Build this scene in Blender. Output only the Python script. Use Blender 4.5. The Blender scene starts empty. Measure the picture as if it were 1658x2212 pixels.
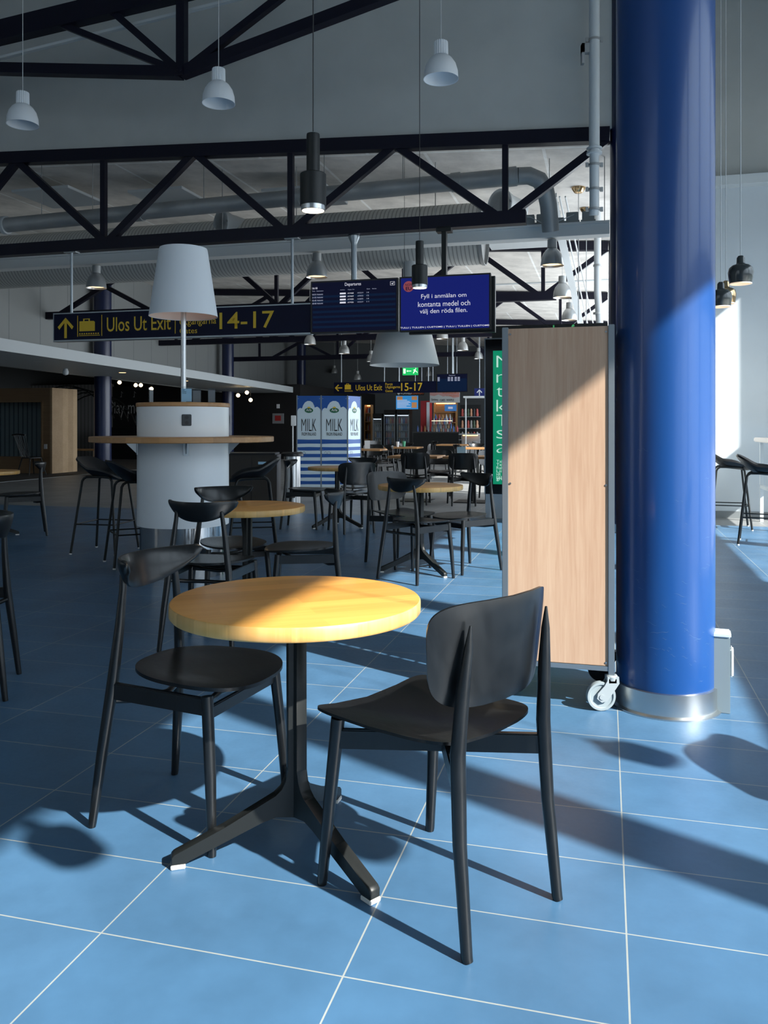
import bpy, bmesh, math, random
from mathutils import Vector, Matrix
random.seed(7)
C = bpy.context.scene.collection
SC = bpy.context.scene
pi = math.pi
# ---------------------------------------------------------------- camera
F, PX, PY, H = 1790.0, 829.0, 920.0, 1.2      # focal length in px, horizon row, eye height
cam_d = bpy.data.cameras.new('camera'); cam = bpy.data.objects.new('camera', cam_d); C.objects.link(cam)
cam.location = (0, 0, H); cam.rotation_euler = (pi/2, 0, 0)
cam_d.sensor_fit = 'VERTICAL'; cam_d.sensor_height = 24; cam_d.lens = F/2212*24
cam_d.shift_y = -(1106-PY)/2212; cam_d.clip_start = .05; cam_d.clip_end = 300
SC.camera = cam
A = math.radians(15); SA, CA = math.sin(A), math.cos(A)
def UV(u, v, z=0): return Vector((v*CA+u*SA, -v*SA+u*CA, z))
# ---------------------------------------------------------------- light
w = bpy.data.worlds.new('sky'); SC.world = w; w.use_nodes = True
wb = w.node_tree.nodes['Background']; wb.inputs[0].default_value = (.74, .87, 1.0, 1); wb.inputs[1].default_value = 1.5
_n = w.node_tree.nodes; _l = w.node_tree.links               # sky is brighter around the sun
_tc = _n.new('ShaderNodeTexCoord'); _dp = _n.new('ShaderNodeVectorMath'); _dp.operation = 'DOT_PRODUCT'; _dp.inputs[1].default_value = (.600, -.518, .61)
_mx = _n.new('ShaderNodeMath'); _mx.operation = 'MAXIMUM'; _mx.inputs[1].default_value = 0
_pw = _n.new('ShaderNodeMath'); _pw.operation = 'POWER'; _pw.inputs[1].default_value = 3
_ma = _n.new('ShaderNodeMath'); _ma.operation = 'MULTIPLY_ADD'; _ma.inputs[1].default_value = 3.2; _ma.inputs[2].default_value = 1.0
_l.new(_tc.outputs['Generated'], _dp.inputs[0]); _l.new(_dp.outputs['Value'], _mx.inputs[0]); _l.new(_mx.outputs[0], _pw.inputs[0]); _l.new(_pw.outputs[0], _ma.inputs[0]); _l.new(_ma.outputs[0], wb.inputs[1])
sd = bpy.data.lights.new('sun', 'SUN'); sd.energy = 14.5; sd.angle = .012; sd.color = (1.0, .96, .9)
sun = bpy.data.objects.new('sun', sd); C.objects.link(sun)
SUN_AZ = math.radians(139.2); EL = math.atan(.77)
sdir = Vector((math.cos(SUN_AZ)*math.cos(EL), math.sin(SUN_AZ)*math.cos(EL), -math.sin(EL)))
sun.rotation_euler = sdir.to_track_quat('-Z', 'Y').to_euler(); sun.location = (6, -6, 8)
for nm, u_, sz, pw in (('hall_fill_light', 20.9, 18.0, 680),):   # added area lamp just inside the hall windows, brightens the hall
    al = bpy.data.lights.new(nm, 'AREA'); al.shape = 'RECTANGLE'; al.size = sz; al.size_y = 3.8; al.energy = pw; al.color = (.86, .93, 1)
    ao = bpy.data.objects.new(nm, al); C.objects.link(ao); ao.location = UV(u_, .86, 2.3)
    ao.rotation_euler = (pi/2, 0, -A-pi/2+pi)
SC.view_settings.view_transform = 'Standard'; SC.view_settings.look = 'None'
SC.view_settings.gamma = 1; SC.view_settings.use_curve_mapping = False; SC.view_settings.exposure = 0.0
cy = SC.cycles
cy.use_denoising = True; cy.max_bounces = 8; cy.diffuse_bounces = 5; cy.glossy_bounces = 3
cy.transparent_max_bounces = 12; cy.transmission_bounces = 4; cy.sample_clamp_indirect = 6
cy.caustics_reflective = False; cy.caustics_refractive = False

# ---------------------------------------------------------------- materials
MATS = {}
def rgb(r, g, b):
    f = lambda c: (c/255/12.92) if c/255 <= .04045 else ((c/255+.055)/1.055)**2.4
    return (f(r), f(g), f(b), 1)
def mat(name, col, rough=.5, metal=0, emit=None, es=0, spec=.5, coat=0, var=0, vs=8, stretch=(1, 1, 1), bump=0, rvar=0):
    if name in MATS: return MATS[name]
    m = bpy.data.materials.new(name); m.use_nodes = True; nt = m.node_tree; N = nt.nodes; L = nt.links
    b = N['Principled BSDF']
    if len(col) == 3: col = (*col, 1)
    b.inputs['Base Color'].default_value = col; b.inputs['Roughness'].default_value = rough
    b.inputs['Metallic'].default_value = metal; b.inputs['Specular IOR Level'].default_value = spec
    b.inputs['Coat Weight'].default_value = coat; b.inputs['Coat Roughness'].default_value = .12
    if emit is not None:
        b.inputs['Emission Color'].default_value = (*emit[:3], 1); b.inputs['Emission Strength'].default_value = es
    if var or bump or rvar:
        tc = N.new('ShaderNodeTexCoord'); mp = N.new('ShaderNodeMapping'); mp.inputs['Scale'].default_value = stretch
        n = N.new('ShaderNodeTexNoise'); n.inputs['Scale'].default_value = vs; n.inputs['Detail'].default_value = 5
        L.new(tc.outputs['Object'], mp.inputs[0]); L.new(mp.outputs[0], n.inputs['Vector'])
        if var:
            r = N.new('ShaderNodeValToRGB'); r.color_ramp.elements[0].position = .3; r.color_ramp.elements[1].position = .7
            r.color_ramp.elements[0].color = tuple(c*(1-var) for c in col[:3])+(1,)
            r.color_ramp.elements[1].color = tuple(min(1, c*(1+var)) for c in col[:3])+(1,)
            L.new(n.outputs[0], r.inputs[0]); L.new(r.outputs[0], b.inputs['Base Color'])
        if rvar:
            mr = N.new('ShaderNodeMapRange'); mr.inputs[3].default_value = rough-rvar; mr.inputs[4].default_value = rough+rvar
            L.new(n.outputs[0], mr.inputs[0]); L.new(mr.outputs[0], b.inputs['Roughness'])
        if bump:
            bp = N.new('ShaderNodeBump'); bp.inputs['Strength'].default_value = bump; bp.inputs['Distance'].default_value = .003
            L.new(n.outputs[0], bp.inputs['Height']); L.new(bp.outputs[0], b.inputs['Normal'])
    MATS[name] = m
    return m
def tile_mat(name, c1, c2, grout, w, h, rough, joint=.0045, offset=0.0, spec=.5, far=None):
    m = bpy.data.materials.new(name); m.use_nodes = True; nt = m.node_tree; N = nt.nodes; L = nt.links
    b = N['Principled BSDF']; tc = N.new('ShaderNodeTexCoord')
    br = N.new('ShaderNodeTexBrick'); br.offset = offset; br.squash = 1
    br.inputs['Scale'].default_value = 1; br.inputs['Mortar Size'].default_value = joint; br.inputs['Mortar Smooth'].default_value = .1
    br.inputs['Brick Width'].default_value = w; br.inputs['Row Height'].default_value = h; br.inputs['Bias'].default_value = 0
    br.inputs['Color1'].default_value = c1; br.inputs['Color2'].default_value = c2; br.inputs['Mortar'].default_value = grout
    L.new(tc.outputs['Object'], br.inputs['Vector'])
    n = N.new('ShaderNodeTexNoise'); n.inputs['Scale'].default_value = 2.3; n.inputs['Detail'].default_value = 6; n.inputs['Roughness'].default_value = .62
    L.new(tc.outputs['Object'], n.inputs['Vector'])
    mr = N.new('ShaderNodeMapRange'); mr.inputs[1].default_value = .3; mr.inputs[2].default_value = .7
    mr.inputs[3].default_value = .80; mr.inputs[4].default_value = 1.2; L.new(n.outputs[0], mr.inputs[0])
    mx = N.new('ShaderNodeMix'); mx.data_type = 'RGBA'; mx.blend_type = 'MULTIPLY'; mx.inputs[0].default_value = 1
    L.new(br.outputs['Color'], mx.inputs[6]); L.new(mr.outputs[0], mx.inputs[7]); L.new(mx.outputs[2], b.inputs['Base Color'])
    n2 = N.new('ShaderNodeTexNoise'); n2.inputs['Scale'].default_value = 60; n2.inputs['Detail'].default_value = 3
    L.new(tc.outputs['Object'], n2.inputs['Vector'])
    m2 = N.new('ShaderNodeMapRange'); m2.inputs[3].default_value = rough-.06; m2.inputs[4].default_value = rough+.1
    L.new(n2.outputs[0], m2.inputs[0]); L.new(m2.outputs[0], b.inputs['Roughness'])
    bp = N.new('ShaderNodeBump'); bp.inputs['Strength'].default_value = .25; bp.inputs['Distance'].default_value = .002; bp.invert = True
    L.new(br.outputs['Fac'], bp.inputs['Height']); L.new(bp.outputs[0], b.inputs['Normal'])
    b.inputs['Specular IOR Level'].default_value = spec
    MATS[name] = m
    return m
def wood_mat(name, ca, cb, rough=.4, axis='x', fine=60, stave=0, stave_l=.6, coat=0):
    """grain runs along `axis`; stave>0 glues lamellae of that width together."""
    m = bpy.data.materials.new(name); m.use_nodes = True; nt = m.node_tree; N = nt.nodes; L = nt.links
    b = N['Principled BSDF']; b.inputs['Roughness'].default_value = rough
    b.inputs['Coat Weight'].default_value = coat; b.inputs['Coat Roughness'].default_value = .2
    tc = N.new('ShaderNodeTexCoord'); mp = N.new('ShaderNodeMapping')
    s = [1.0, 1.0, 1.0]; s['xyz'.index(axis)] = .05; mp.inputs['Scale'].default_value = s
    L.new(tc.outputs['Object'], mp.inputs[0])
    n = N.new('ShaderNodeTexNoise'); n.inputs['Scale'].default_value = fine; n.inputs['Detail'].default_value = 5; n.inputs['Distortion'].default_value = .6
    L.new(mp.outputs[0], n.inputs['Vector'])
    n3 = N.new('ShaderNodeTexNoise'); n3.inputs['Scale'].default_value = fine/9; n3.inputs['Detail'].default_value = 2
    L.new(mp.outputs[0], n3.inputs['Vector'])
    ad = N.new('ShaderNodeMath'); ad.operation = 'ADD'; L.new(n.outputs[0], ad.inputs[0]); L.new(n3.outputs[0], ad.inputs[1])
    r = N.new('ShaderNodeMapRange'); r.inputs[1].default_value = .7; r.inputs[2].default_value = 1.3; L.new(ad.outputs[0], r.inputs[0])
    mx = N.new('ShaderNodeMix'); mx.data_type = 'RGBA'; mx.inputs[6].default_value = ca; mx.inputs[7].default_value = cb
    L.new(r.outputs[0], mx.inputs[0]); out = mx.outputs[2]
    if stave:
        br = N.new('ShaderNodeTexBrick'); br.offset = .37; br.inputs['Scale'].default_value = 1
        br.inputs['Mortar Size'].default_value = 0; br.inputs['Brick Width'].default_value = stave_l; br.inputs['Row Height'].default_value = stave
        br.inputs['Color1'].default_value = (.84, .82, .8, 1); br.inputs['Color2'].default_value = (1.1, 1.1, 1.1, 1)
        L.new(tc.outputs['Object'], br.inputs['Vector'])
        m2 = N.new('ShaderNodeMix'); m2.data_type = 'RGBA'; m2.blend_type = 'MULTIPLY'; m2.inputs[0].default_value = 1
        L.new(out, m2.inputs[6]); L.new(br.outputs['Color'], m2.inputs[7]); out = m2.outputs[2]
    L.new(out, b.inputs['Base Color'])
    MATS[name] = m
    return m
def glass_mat(name, tint=(1, 1, 1), gloss=.06, rough=.02):
    m = bpy.data.materials.new(name); m.use_nodes = True; nt = m.node_tree; N = nt.nodes; L = nt.links
    N.remove(N['Principled BSDF']); o = N['Material Output']
    t = N.new('ShaderNodeBsdfTransparent'); t.inputs[0].default_value = (*tint, 1)
    g = N.new('ShaderNodeBsdfGlossy'); g.inputs['Roughness'].default_value = rough
    mx = N.new('ShaderNodeMixShader'); mx.inputs[0].default_value = gloss
    L.new(t.outputs[0], mx.inputs[1]); L.new(g.outputs[0], mx.inputs[2]); L.new(mx.outputs[0], o.inputs[0])
    MATS[name] = m
    return m
def stripes_mat(name, ca, cb, period, axis='x', frac=.12, rough=.6, bump=.4):
    m = bpy.data.materials.new(name); m.use_nodes = True; nt = m.node_tree; N = nt.nodes; L = nt.links
    b = N['Principled BSDF']; b.inputs['Roughness'].default_value = rough
    tc = N.new('ShaderNodeTexCoord'); sp = N.new('ShaderNodeSeparateXYZ'); L.new(tc.outputs['Object'], sp.inputs[0])
    d = N.new('ShaderNodeMath'); d.operation = 'DIVIDE'; d.inputs[1].default_value = period; L.new(sp.outputs['xyz'.index(axis)], d.inputs[0])
    f = N.new('ShaderNodeMath'); f.operation = 'FRACT'; L.new(d.outputs[0], f.inputs[0])
    g = N.new('ShaderNodeMath'); g.operation = 'LESS_THAN'; g.inputs[1].default_value = frac; L.new(f.outputs[0], g.inputs[0])
    mx = N.new('ShaderNodeMix'); mx.data_type = 'RGBA'; mx.inputs[6].default_value = ca; mx.inputs[7].default_value = cb
    L.new(g.outputs[0], mx.inputs[0]); L.new(mx.outputs[2], b.inputs['Base Color'])
    MATS[name] = m
    return m

m_blue_tile = tile_mat('blue floor tile', (.053, .130, .232, 1), (.065, .150, .262, 1), (.29, .315, .31, 1), .6, .318, .36, joint=.0022)
m_grey_tile = tile_mat('grey floor tile', (.20, .21, .215, 1), (.235, .24, .24, 1), (.34, .34, .33, 1), .6, .6, .4)
m_carpet = mat('dark brown flooring', (.05, .045, .04), .75, var=.2, vs=20)
m_wall = mat('grey painted wall', (.53, .545, .53), .75, var=.05, vs=2)
m_wall_r = mat('light grey painted wall', (.55, .60, .64), .7, var=.03, vs=2)
m_wall_d = mat('dark grey wall', (.10, .11, .115), .8)
m_wall_black = mat('black wall', (.006, .006, .007), .6)
m_white_trim = mat('white painted metal', (.62, .66, .68), .45)
m_ceil = tile_mat('white ceiling boards', (.70, .67, .63, 1), (.74, .71, .67, 1), (.92, .92, .90, 1), 1.5, 5.2, .8, joint=.022, offset=.5)
m_navy = mat('dark navy steel paint', (.006, .006, .016), .4, spec=.25)
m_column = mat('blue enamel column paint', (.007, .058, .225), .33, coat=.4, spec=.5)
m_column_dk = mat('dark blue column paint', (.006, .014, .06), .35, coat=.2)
m_steel = mat('brushed stainless steel', (.62, .63, .64), .3, 1)
m_alu = mat('aluminium profile', (.36, .40, .43), .38, .85)
m_galv = mat('galvanised duct', (.40, .41, .41), .5, .35, var=.12, vs=3)
m_duct = stripes_mat('ribbed white duct', (.66, .66, .63, 1), (.38, .38, .36, 1), .06, 'x', .3)
m_black_wood = mat('black stained wood', (.005, .0058, .0066), .36, spec=.5, coat=.16, var=.35, vs=14, stretch=(1, 8, 1), rvar=.07)
m_black_seat = mat('black lacquered plywood', (.0055, .0056, .0058), .34, spec=.4, coat=.12, var=.5, vs=30, stretch=(8, 1, 1), rvar=.08)
m_black_metal = mat('black powder coated steel', (.009, .0105, .0105), .45, spec=.4, rvar=.06, vs=50)
m_black_plastic = mat('black plastic', (.008, .008, .009), .4)
m_pad = mat('white glide plastic', (.7, .68, .64), .5)
m_beech = wood_mat('beech table top', (.75, .325, .062, 1), (.82, .415, .10, 1), .36, 'x', 55, .07, .62, coat=.25)
m_beech_edge = wood_mat('beech edge grain', (.74, .40, .11, 1), (.84, .51, .19, 1), .4, 'z', 60, .085, .07, coat=.15)
m_oak = wood_mat('pale oak laminate', (.46, .285, .185, 1), (.56, .385, .265, 1), .5, 'z', 90)
m_wood_dull = wood_mat('warm wood counter', (.40, .20, .075, 1), (.52, .28, .12, 1), .4, 'x', 50, .09, .7)
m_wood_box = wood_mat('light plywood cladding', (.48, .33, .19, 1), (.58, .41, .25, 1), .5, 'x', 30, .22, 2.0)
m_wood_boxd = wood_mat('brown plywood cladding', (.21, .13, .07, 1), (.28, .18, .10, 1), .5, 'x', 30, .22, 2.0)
m_white = mat('white laminate', (.90, .92, .93), .38)
m_shade_w = mat('white lamp shade', (.84, .87, .90), .55)
m_shade_in = mat('warm shade lining', (.92, .80, .72), .6)
m_cord_w = mat('white cord', (.6, .62, .62), .5)
m_cord_b = mat('black cord', (.01, .01, .01), .5)
m_castor = mat('grey castor plastic', (.30, .34, .36), .4)
m_glow = mat('warm lamp glow', (1, .8, .5), .5, emit=(1, .78, .48), es=9)
m_glow_s = mat('soft lamp glow', (1, .7, .4), .5, emit=(1, .66, .34), es=2.2)
m_bulb = mat('warm hanging bulb glow', (1, .8, .5), .5, emit=(1, .72, .4), es=7)
m_alu_dome = mat('spun aluminium', (.50, .52, .53), .3, .75, rvar=.06, vs=6, stretch=(1, 1, 20))
m_sign = mat('navy sign face', (.005, .007, .028), .4, spec=.15)
m_yellow = mat('yellow sign lettering', (.80, .52, .03), .5)
m_glass = glass_mat('window glass', (.97, .98, .98), .05)
m_acryl = glass_mat('clear acrylic', (.93, .95, .96), .14)
m_scr_black = mat('dark departures screen', (.002, .003, .008), .3, spec=.05, emit=(.0032, .0042, .016), es=1)
m_scr_row = mat('screen row band', (.002, .003, .008), .3, spec=.05, emit=(.003, .010, .032), es=1)
m_scr_blue = mat('blue screen', (.004, .006, .05), .3, spec=.05, emit=(.007, .012, .125), es=1)
m_scr_txt = mat('screen lettering', (.1, .1, .1), .4, emit=(.33, .36, .50), es=1)
m_scr_txt2 = mat('pale screen lettering', (.1, .1, .1), .4, emit=(.62, .62, .72), es=1)
m_scr_red = mat('screen badge', (.05, .02, .02), .4, emit=(.22, .045, .06), es=1)
m_green = mat('green poster', (.0, .09, .05), .4, emit=(.002, .22, .11), es=1)
m_green_txt = mat('pale poster lettering', (.3, .4, .35), .4, emit=(.42, .62, .52), es=1)
m_exit = mat('green exit sign face', (.0, .2, .06), .4, emit=(.01, .36, .08), es=1.3)
m_exit_w = mat('exit sign symbol', (.8, .9, .8), .4, emit=(.75, .95, .7), es=1)
m_milk_w = mat('pale milk print', (.66, .80, .88), .45)
m_milk_b = mat('blue milk print', (.016, .095, .37), .45)
m_milk_g = mat('green oval print', (.02, .14, .07), .45)
m_milk_k = mat('black print', (.01, .01, .012), .5)
m_paper_b = mat('pale blue paper', (.40, .66, .86), .6)
m_paper_w = mat('white paper', (.7, .72, .74), .6)
m_socket = mat('charcoal socket plastic', (.035, .04, .045), .45)
m_red = mat('red plastic', (.35, .02, .02), .5)
m_ground = mat('pale outdoor paving', (.42, .42, .40), .9)
m_box_grey = mat('grey junction plastic', (.28, .31, .31), .55)

# ---------------------------------------------------------------- mesh helpers
class MB:
    def __init__(s): s.bm = bmesh.new(); s.mats = []; s.cur = 0
    def m(s, mt):
        if mt not in s.mats: s.mats.append(mt)
        s.cur = s.mats.index(mt); return s
    def f(s, vs):
        try: fc = s.bm.faces.new(vs); fc.material_index = s.cur; return fc
        except ValueError: return None
    def box(s, c, size, rot=None, bev=0):
        n0 = len(s.bm.faces)
        r = bmesh.ops.create_cube(s.bm, size=1)
        M = Matrix.Translation(Vector(c)) @ (rot.to_4x4() if rot else Matrix.Identity(4)) @ Matrix.Diagonal((*size, 1))
        bmesh.ops.transform(s.bm, matrix=M, verts=r['verts'])
        fs = {f for v in r['verts'] for f in v.link_faces}
        for f in fs: f.material_index = s.cur
        if bev:
            es = list({e for v in r['verts'] for e in v.link_edges})
            o = bmesh.ops.bevel(s.bm, geom=es, offset=bev, segments=2, affect='EDGES')
            for f in o['faces']: f.material_index = s.cur
        return s
    def b2(s, a, b, bev=0):
        a, b = Vector(a), Vector(b)
        return s.box((a+b)/2, [abs(b[i]-a[i]) for i in range(3)], bev=bev)
    def bar(s, p, q, w, h, bev=0):            # rectangular bar from p to q, h along z-ish
        p, q = Vector(p), Vector(q); d = q-p; L = d.length; x = d.normalized()
        up = Vector((0, 0, 1)) if abs(x.z) < .99 else Vector((0, 1, 0))
        y = up.cross(x).normalized(); z = x.cross(y)
        R = Matrix((x, y, z)).transposed()
        return s.box((p+q)/2, (L, w, h), R, bev)
    def tube(s, pts, rads, seg=12, cap=True, squash=None):
        pts = [Vector(p) for p in pts]
        if not hasattr(rads, '__len__'): rads = [rads]*len(pts)
        rings = []; prev = None
        for i, p in enumerate(pts):
            if i == 0: t = pts[1]-p
            elif i == len(pts)-1: t = p-pts[i-1]
            else: t = (pts[i+1]-p).normalized()+(p-pts[i-1]).normalized()
            t.normalize()
            if prev is None:
                a = Vector((0, 0, 1)) if abs(t.z) < .9 else Vector((1, 0, 0))
                x = a.cross(t).normalized()
            else:
                x = (prev-t*prev.dot(t)).normalized()
            prev = x; y = t.cross(x)
            rings.append([s.bm.verts.new(p+(x*math.cos(k*2*pi/seg)+y*math.sin(k*2*pi/seg))*max(rads[i], 1e-4)) for k in range(seg)])
        for a, b in zip(rings, rings[1:]):
            for k in range(seg):
                fc = s.f((a[k], a[(k+1) % seg], b[(k+1) % seg], b[k]))
                if fc: fc.smooth = True
        if cap: s.f(rings[0][::-1]); s.f(rings[-1])
        return s
    def lathe(s, prof, c=(0, 0, 0), seg=32, smooth=True, flute=0):
        c = Vector(c); rings = []
        for r, z in prof:
            if r < 1e-5: rings.append([s.bm.verts.new(c+Vector((0, 0, z)))])
            else: rings.append([s.bm.verts.new(c+Vector((r*(1-(flute if k % 2 else 0))*math.cos(k*2*pi/seg), r*(1-(flute if k % 2 else 0))*math.sin(k*2*pi/seg), z))) for k in range(seg)])
        for a, b in zip(rings, rings[1:]):
            for k in range(seg):
                k2 = (k+1) % seg
                if len(a) == 1 and len(b) == 1: continue
                if len(a) == 1: fc = s.f((a[0], b[k2], b[k]))
                elif len(b) == 1: fc = s.f((a[k], a[k2], b[0]))
                else: fc = s.f((a[k], a[k2], b[k2], b[k]))
                if fc: fc.smooth = smooth
        return s
    def prism(s, poly, fn, d):                # poly of 2D points -> fn(x,y)->Vector, extruded by Vector d
        d = Vector(d); a = [s.bm.verts.new(fn(*p)) for p in poly]; b = [s.bm.verts.new(fn(*p)+d) for p in poly]
        s.f(a[::-1]); s.f(b)
        for i in range(len(poly)):
            j = (i+1) % len(poly); s.f((a[i], a[j], b[j], b[i]))
        return s
    def panel(s, outline, fn, nrm, th, rings=5):   # rounded sheet: outline 2D, fn -> 3D, nrm(x,y) -> normal, thickness th
        n = len(outline); top = []; bot = []
        for layer, store, sg in ((0, top, .5), (1, bot, -.5)):
            for r in range(1, rings+1):
                k = r/rings
                ring = []
                for (x, y) in outline:
                    t = th*(1 if r < rings else .62)
                    ring.append(s.bm.verts.new(fn(x*k, y*k)+nrm(x*k, y*k)*t*sg))
                store.append(ring)
            store.insert(0, [s.bm.verts.new(fn(0, 0)+nrm(0, 0)*th*sg)])
        for st, flip in ((top, 0), (bot, 1)):
            for r in range(rings):
                for k in range(n):
                    k2 = (k+1) % n
                    q = (st[0][0], st[1][k], st[1][k2]) if r == 0 else (st[r][k], st[r+1][k], st[r+1][k2], st[r][k2])
                    fc = s.f(q[::-1] if flip else q)
                    if fc: fc.smooth = True
        for k in range(n):
            k2 = (k+1) % n; fc = s.f((top[rings][k], bot[rings][k], bot[rings][k2], top[rings][k2]))
            if fc: fc.smooth = True
        return s
    def mesh(s, name, fix=True):
        if fix: bmesh.ops.recalc_face_normals(s.bm, faces=s.bm.faces[:])
        me = bpy.data.meshes.new(name); s.bm.to_mesh(me); s.bm.free()
        for mt in s.mats: me.materials.append(mt)
        me.set_sharp_from_angle(angle=.7)
        return me
    def obj(s, name, mt=None, parent=None, loc=(0, 0, 0), rz=0, label=None):
        if mt is not None and not s.mats: s.mats = [mt]
        o = bpy.data.objects.new(name, s.mesh(name)); C.objects.link(o); o.location = loc; o.rotation_euler = (0, 0, rz)
        if parent: o.parent = parent
        if label: o['label'] = label
        return o
def superell(w0, w1, d0, d1, n=40, e=3.0):
    """rounded outline: half width w0 at the -y end, w1 at the +y end"""
    o = []
    for k in range(n):
        t = 2*pi*k/n; c, s_ = math.cos(t), math.sin(t)
        x = math.copysign(abs(c)**(2/e), c); y = math.copysign(abs(s_)**(2/e), s_)
        yy = y*(d1 if y > 0 else d0); f = (y+1)/2
        o.append((x*(w0*(1-f)+w1*f), yy))
    return o
def thing(name, label, cat, loc=(0, 0, 0), rz=0, group=None):
    o = bpy.data.objects.new(name, None); C.objects.link(o); o.empty_display_size = .1
    o.location = loc; o.rotation_euler = (0, 0, rz); return tag(o, label, cat, group)
def tag(o, label, cat, group=None):
    o['label'] = label; o['category'] = cat
    if group: o['group'] = group
    return o
def struct(o): o['kind'] = 'structure'; return o
KIDS = {}
def dup(root, loc, rz, label, group=None):
    r = root.copy(); C.objects.link(r); r.location = loc; r.rotation_euler = (0, 0, rz); r['label'] = label
    if group: r['group'] = group
    def rec(src, dst):
        for ch in src.children:
            c = ch.copy(); C.objects.link(c); c.parent = dst; rec(ch, c)
    rec(root, r)
    return r
def floor_at(px, py):
    d = H*F/(py-PY); return Vector(((px-PX)/F*d, d, 0))
def at(px, py, d): return Vector(((px-PX)/F*d, d, H+(PY-py)/F*d))
def on(px, py, u):                            # (v, z) on the upright plane at distance u
    d = u/((px-PX)/F*SA+CA); x = (px-PX)/F*d
    return x*CA-d*SA, H+(PY-py)/F*d
RZ = -A                                       # local x = v, local y = u

def text_mesh(s, x0, z0, x1, z1, bold=0, depth=.002):
    cu = bpy.data.curves.new('lettering', 'FONT'); cu.body = s; cu.size = 1; cu.offset = bold; cu.resolution_u = 3
    o = bpy.data.objects.new('lettering', cu); C.objects.link(o)
    dg = bpy.context.evaluated_depsgraph_get()
    me = bpy.data.meshes.new_from_object(o.evaluated_get(dg)); bpy.data.objects.remove(o); bpy.data.curves.remove(cu)
    xs = [v.co.x for v in me.vertices]; ys = [v.co.y for v in me.vertices]
    if not xs: return me
    a, b, c, d = min(xs), max(xs), min(ys), max(ys)
    for v in me.vertices:
        v.co = (x0+(v.co.x-a)/(b-a)*(x1-x0), 0, z0+(v.co.y-c)/max(1e-6, d-c)*(z1-z0))
    return me
def txt(s, mt, parent, box, y, bold=0, name='lettering'):
    me = text_mesh(s, *box, bold=bold); me.materials.clear(); me.materials.append(mt)
    o = bpy.data.objects.new(name, me); C.objects.link(o); o.parent = parent; o.location = (0, y, 0); return o

# ================================================================= SETTING
O = UV(1.961*CA*0, 0)                          # floor grid origin from the measured tile joints
gx, gy = -.669, 1.961
def slab(name, pts, mt, z=0, org=(gx, gy)):
    b = MB(); org = Vector((org[0], org[1], 0)); R = Matrix.Rotation(A, 3, 'Z')
    vs = []
    for u, v in pts:
        q = R @ (UV(u, v, 0)-org); vs.append(b.bm.verts.new((q.x, q.y, 0)))
    b.f(vs); o = b.obj(name, mt); o.location = (org.x, org.y, z); o.rotation_euler = (0, 0, -A); return struct(o)
def slab_solid(o, th):
    md = o.modifiers.new('th', 'SOLIDIFY'); md.thickness = th; md.offset = -1
slab('floor', [(-7, -15), (-7, 3.9), (10.7, 3.9), (10.7, -15)], m_blue_tile)
slab('floor_hall', [(10.7, -12.45), (10.7, 3.9), (44, 3.9), (44, -12.45)], m_grey_tile)
slab('floor_side', [(10.7, -22), (10.7, -12.45), (44, -12.45), (44, -22)], m_carpet)
b = MB(); b.b2((-.03, 0, 0), (.03, 33, .004)); struct(b.obj('trim_1', m_alu, None, UV(10.7, -12.45, 0), RZ))
struct(MB().b2((4.1, -12, -.25), (40, 44, -.2)).obj('ground', m_ground, None, (0, 0, 0), RZ))

# window wall on the right, out of frame: sun comes through it
V = 3.6; ZT0, ZT1, ZH = 2.09, 2.55, 4.53
MUL = [-6.5, -4.1, -1.63, .81, 3.16, 5.62, 8.08, 10.80]
b = MB(); b.b2((V-.025, -7, ZT0), (V+.025, 11.6, ZT1)).b2((V-.025, -7, ZH), (V+.025, 11.6, 7.6)).b2((V-.025, -7, -.1), (V+.025, 11.6, .05)).b2((V-.025, 10.70, 0), (V+.025, 11.6, 7.6))
struct(b.obj('wall_right', m_wall_r, None, (0, 0, 0), RZ))
for k, u in enumerate(MUL):
    struct(MB().b2((V-.07, u-.1, 0), (V+.07, u+.1, ZH)).obj('trim_%d' % (k+2), m_navy, None, (0, 0, 0), RZ))
for k in range(len(MUL)-1):
    b = MB()
    for z0, z1 in ((.05, ZT0), (ZT1, ZH)): b.b2((V-.004, MUL[k]+.1, z0), (V+.004, MUL[k+1]-.1, z1))
    struct(b.obj('window_%d' % (k+1), m_glass, None, (0, 0, 0), RZ))
# wall behind the camera
b = MB(); b.b2((-15, -7.2, 0), (3.6, -7, 3.0)).b2((-15, -7.2, 7.0), (3.6, -7, 7.6)).b2((-3.8, -7.2, 3), (3.6, -7, 7)).b2((-15, -7.2, 3), (-13.5, -7, 7))
for v in (-10.5, -7.5): b.b2((v-.1, -7.2, 3), (v+.1, -7, 7))
struct(b.obj('wall_front', m_wall, None, (0, 0, 0), RZ))
struct(MB().b2((-13.5, -7.104, 3), (-3.8, -7.096, 7)).obj('window_8', m_glass, None, (0, 0, 0), RZ))  # unseen high opening, added to brighten surfaces that face the viewer
struct(MB().b2((-15.2, -7, 0), (-15, 11, 7.6)).obj('wall_left', m_wall, None, (0, 0, 0), RZ))
struct(MB().b2((-15, -7.2, 7.4), (3.7, 9.7, 7.6)).obj('ceiling', mat('pale grey ceiling', (.4, .42, .42), .8), None, (0, 0, 0), RZ))
UT = 9.713
def zc(v): return 4.78-.05*(v+3.81)
# grey gable wall standing on the truss
b = MB()
b.prism([(-15, zc(-15)-.03), (.12, zc(.12)-.03), (.12, 7.5), (-15, 7.5)], lambda x, z: Vector((x, UT-.02, z)), (0, .12, 0))
struct(b.obj('wall_gable', m_wall, None, (0, 0, 0), RZ))
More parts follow.
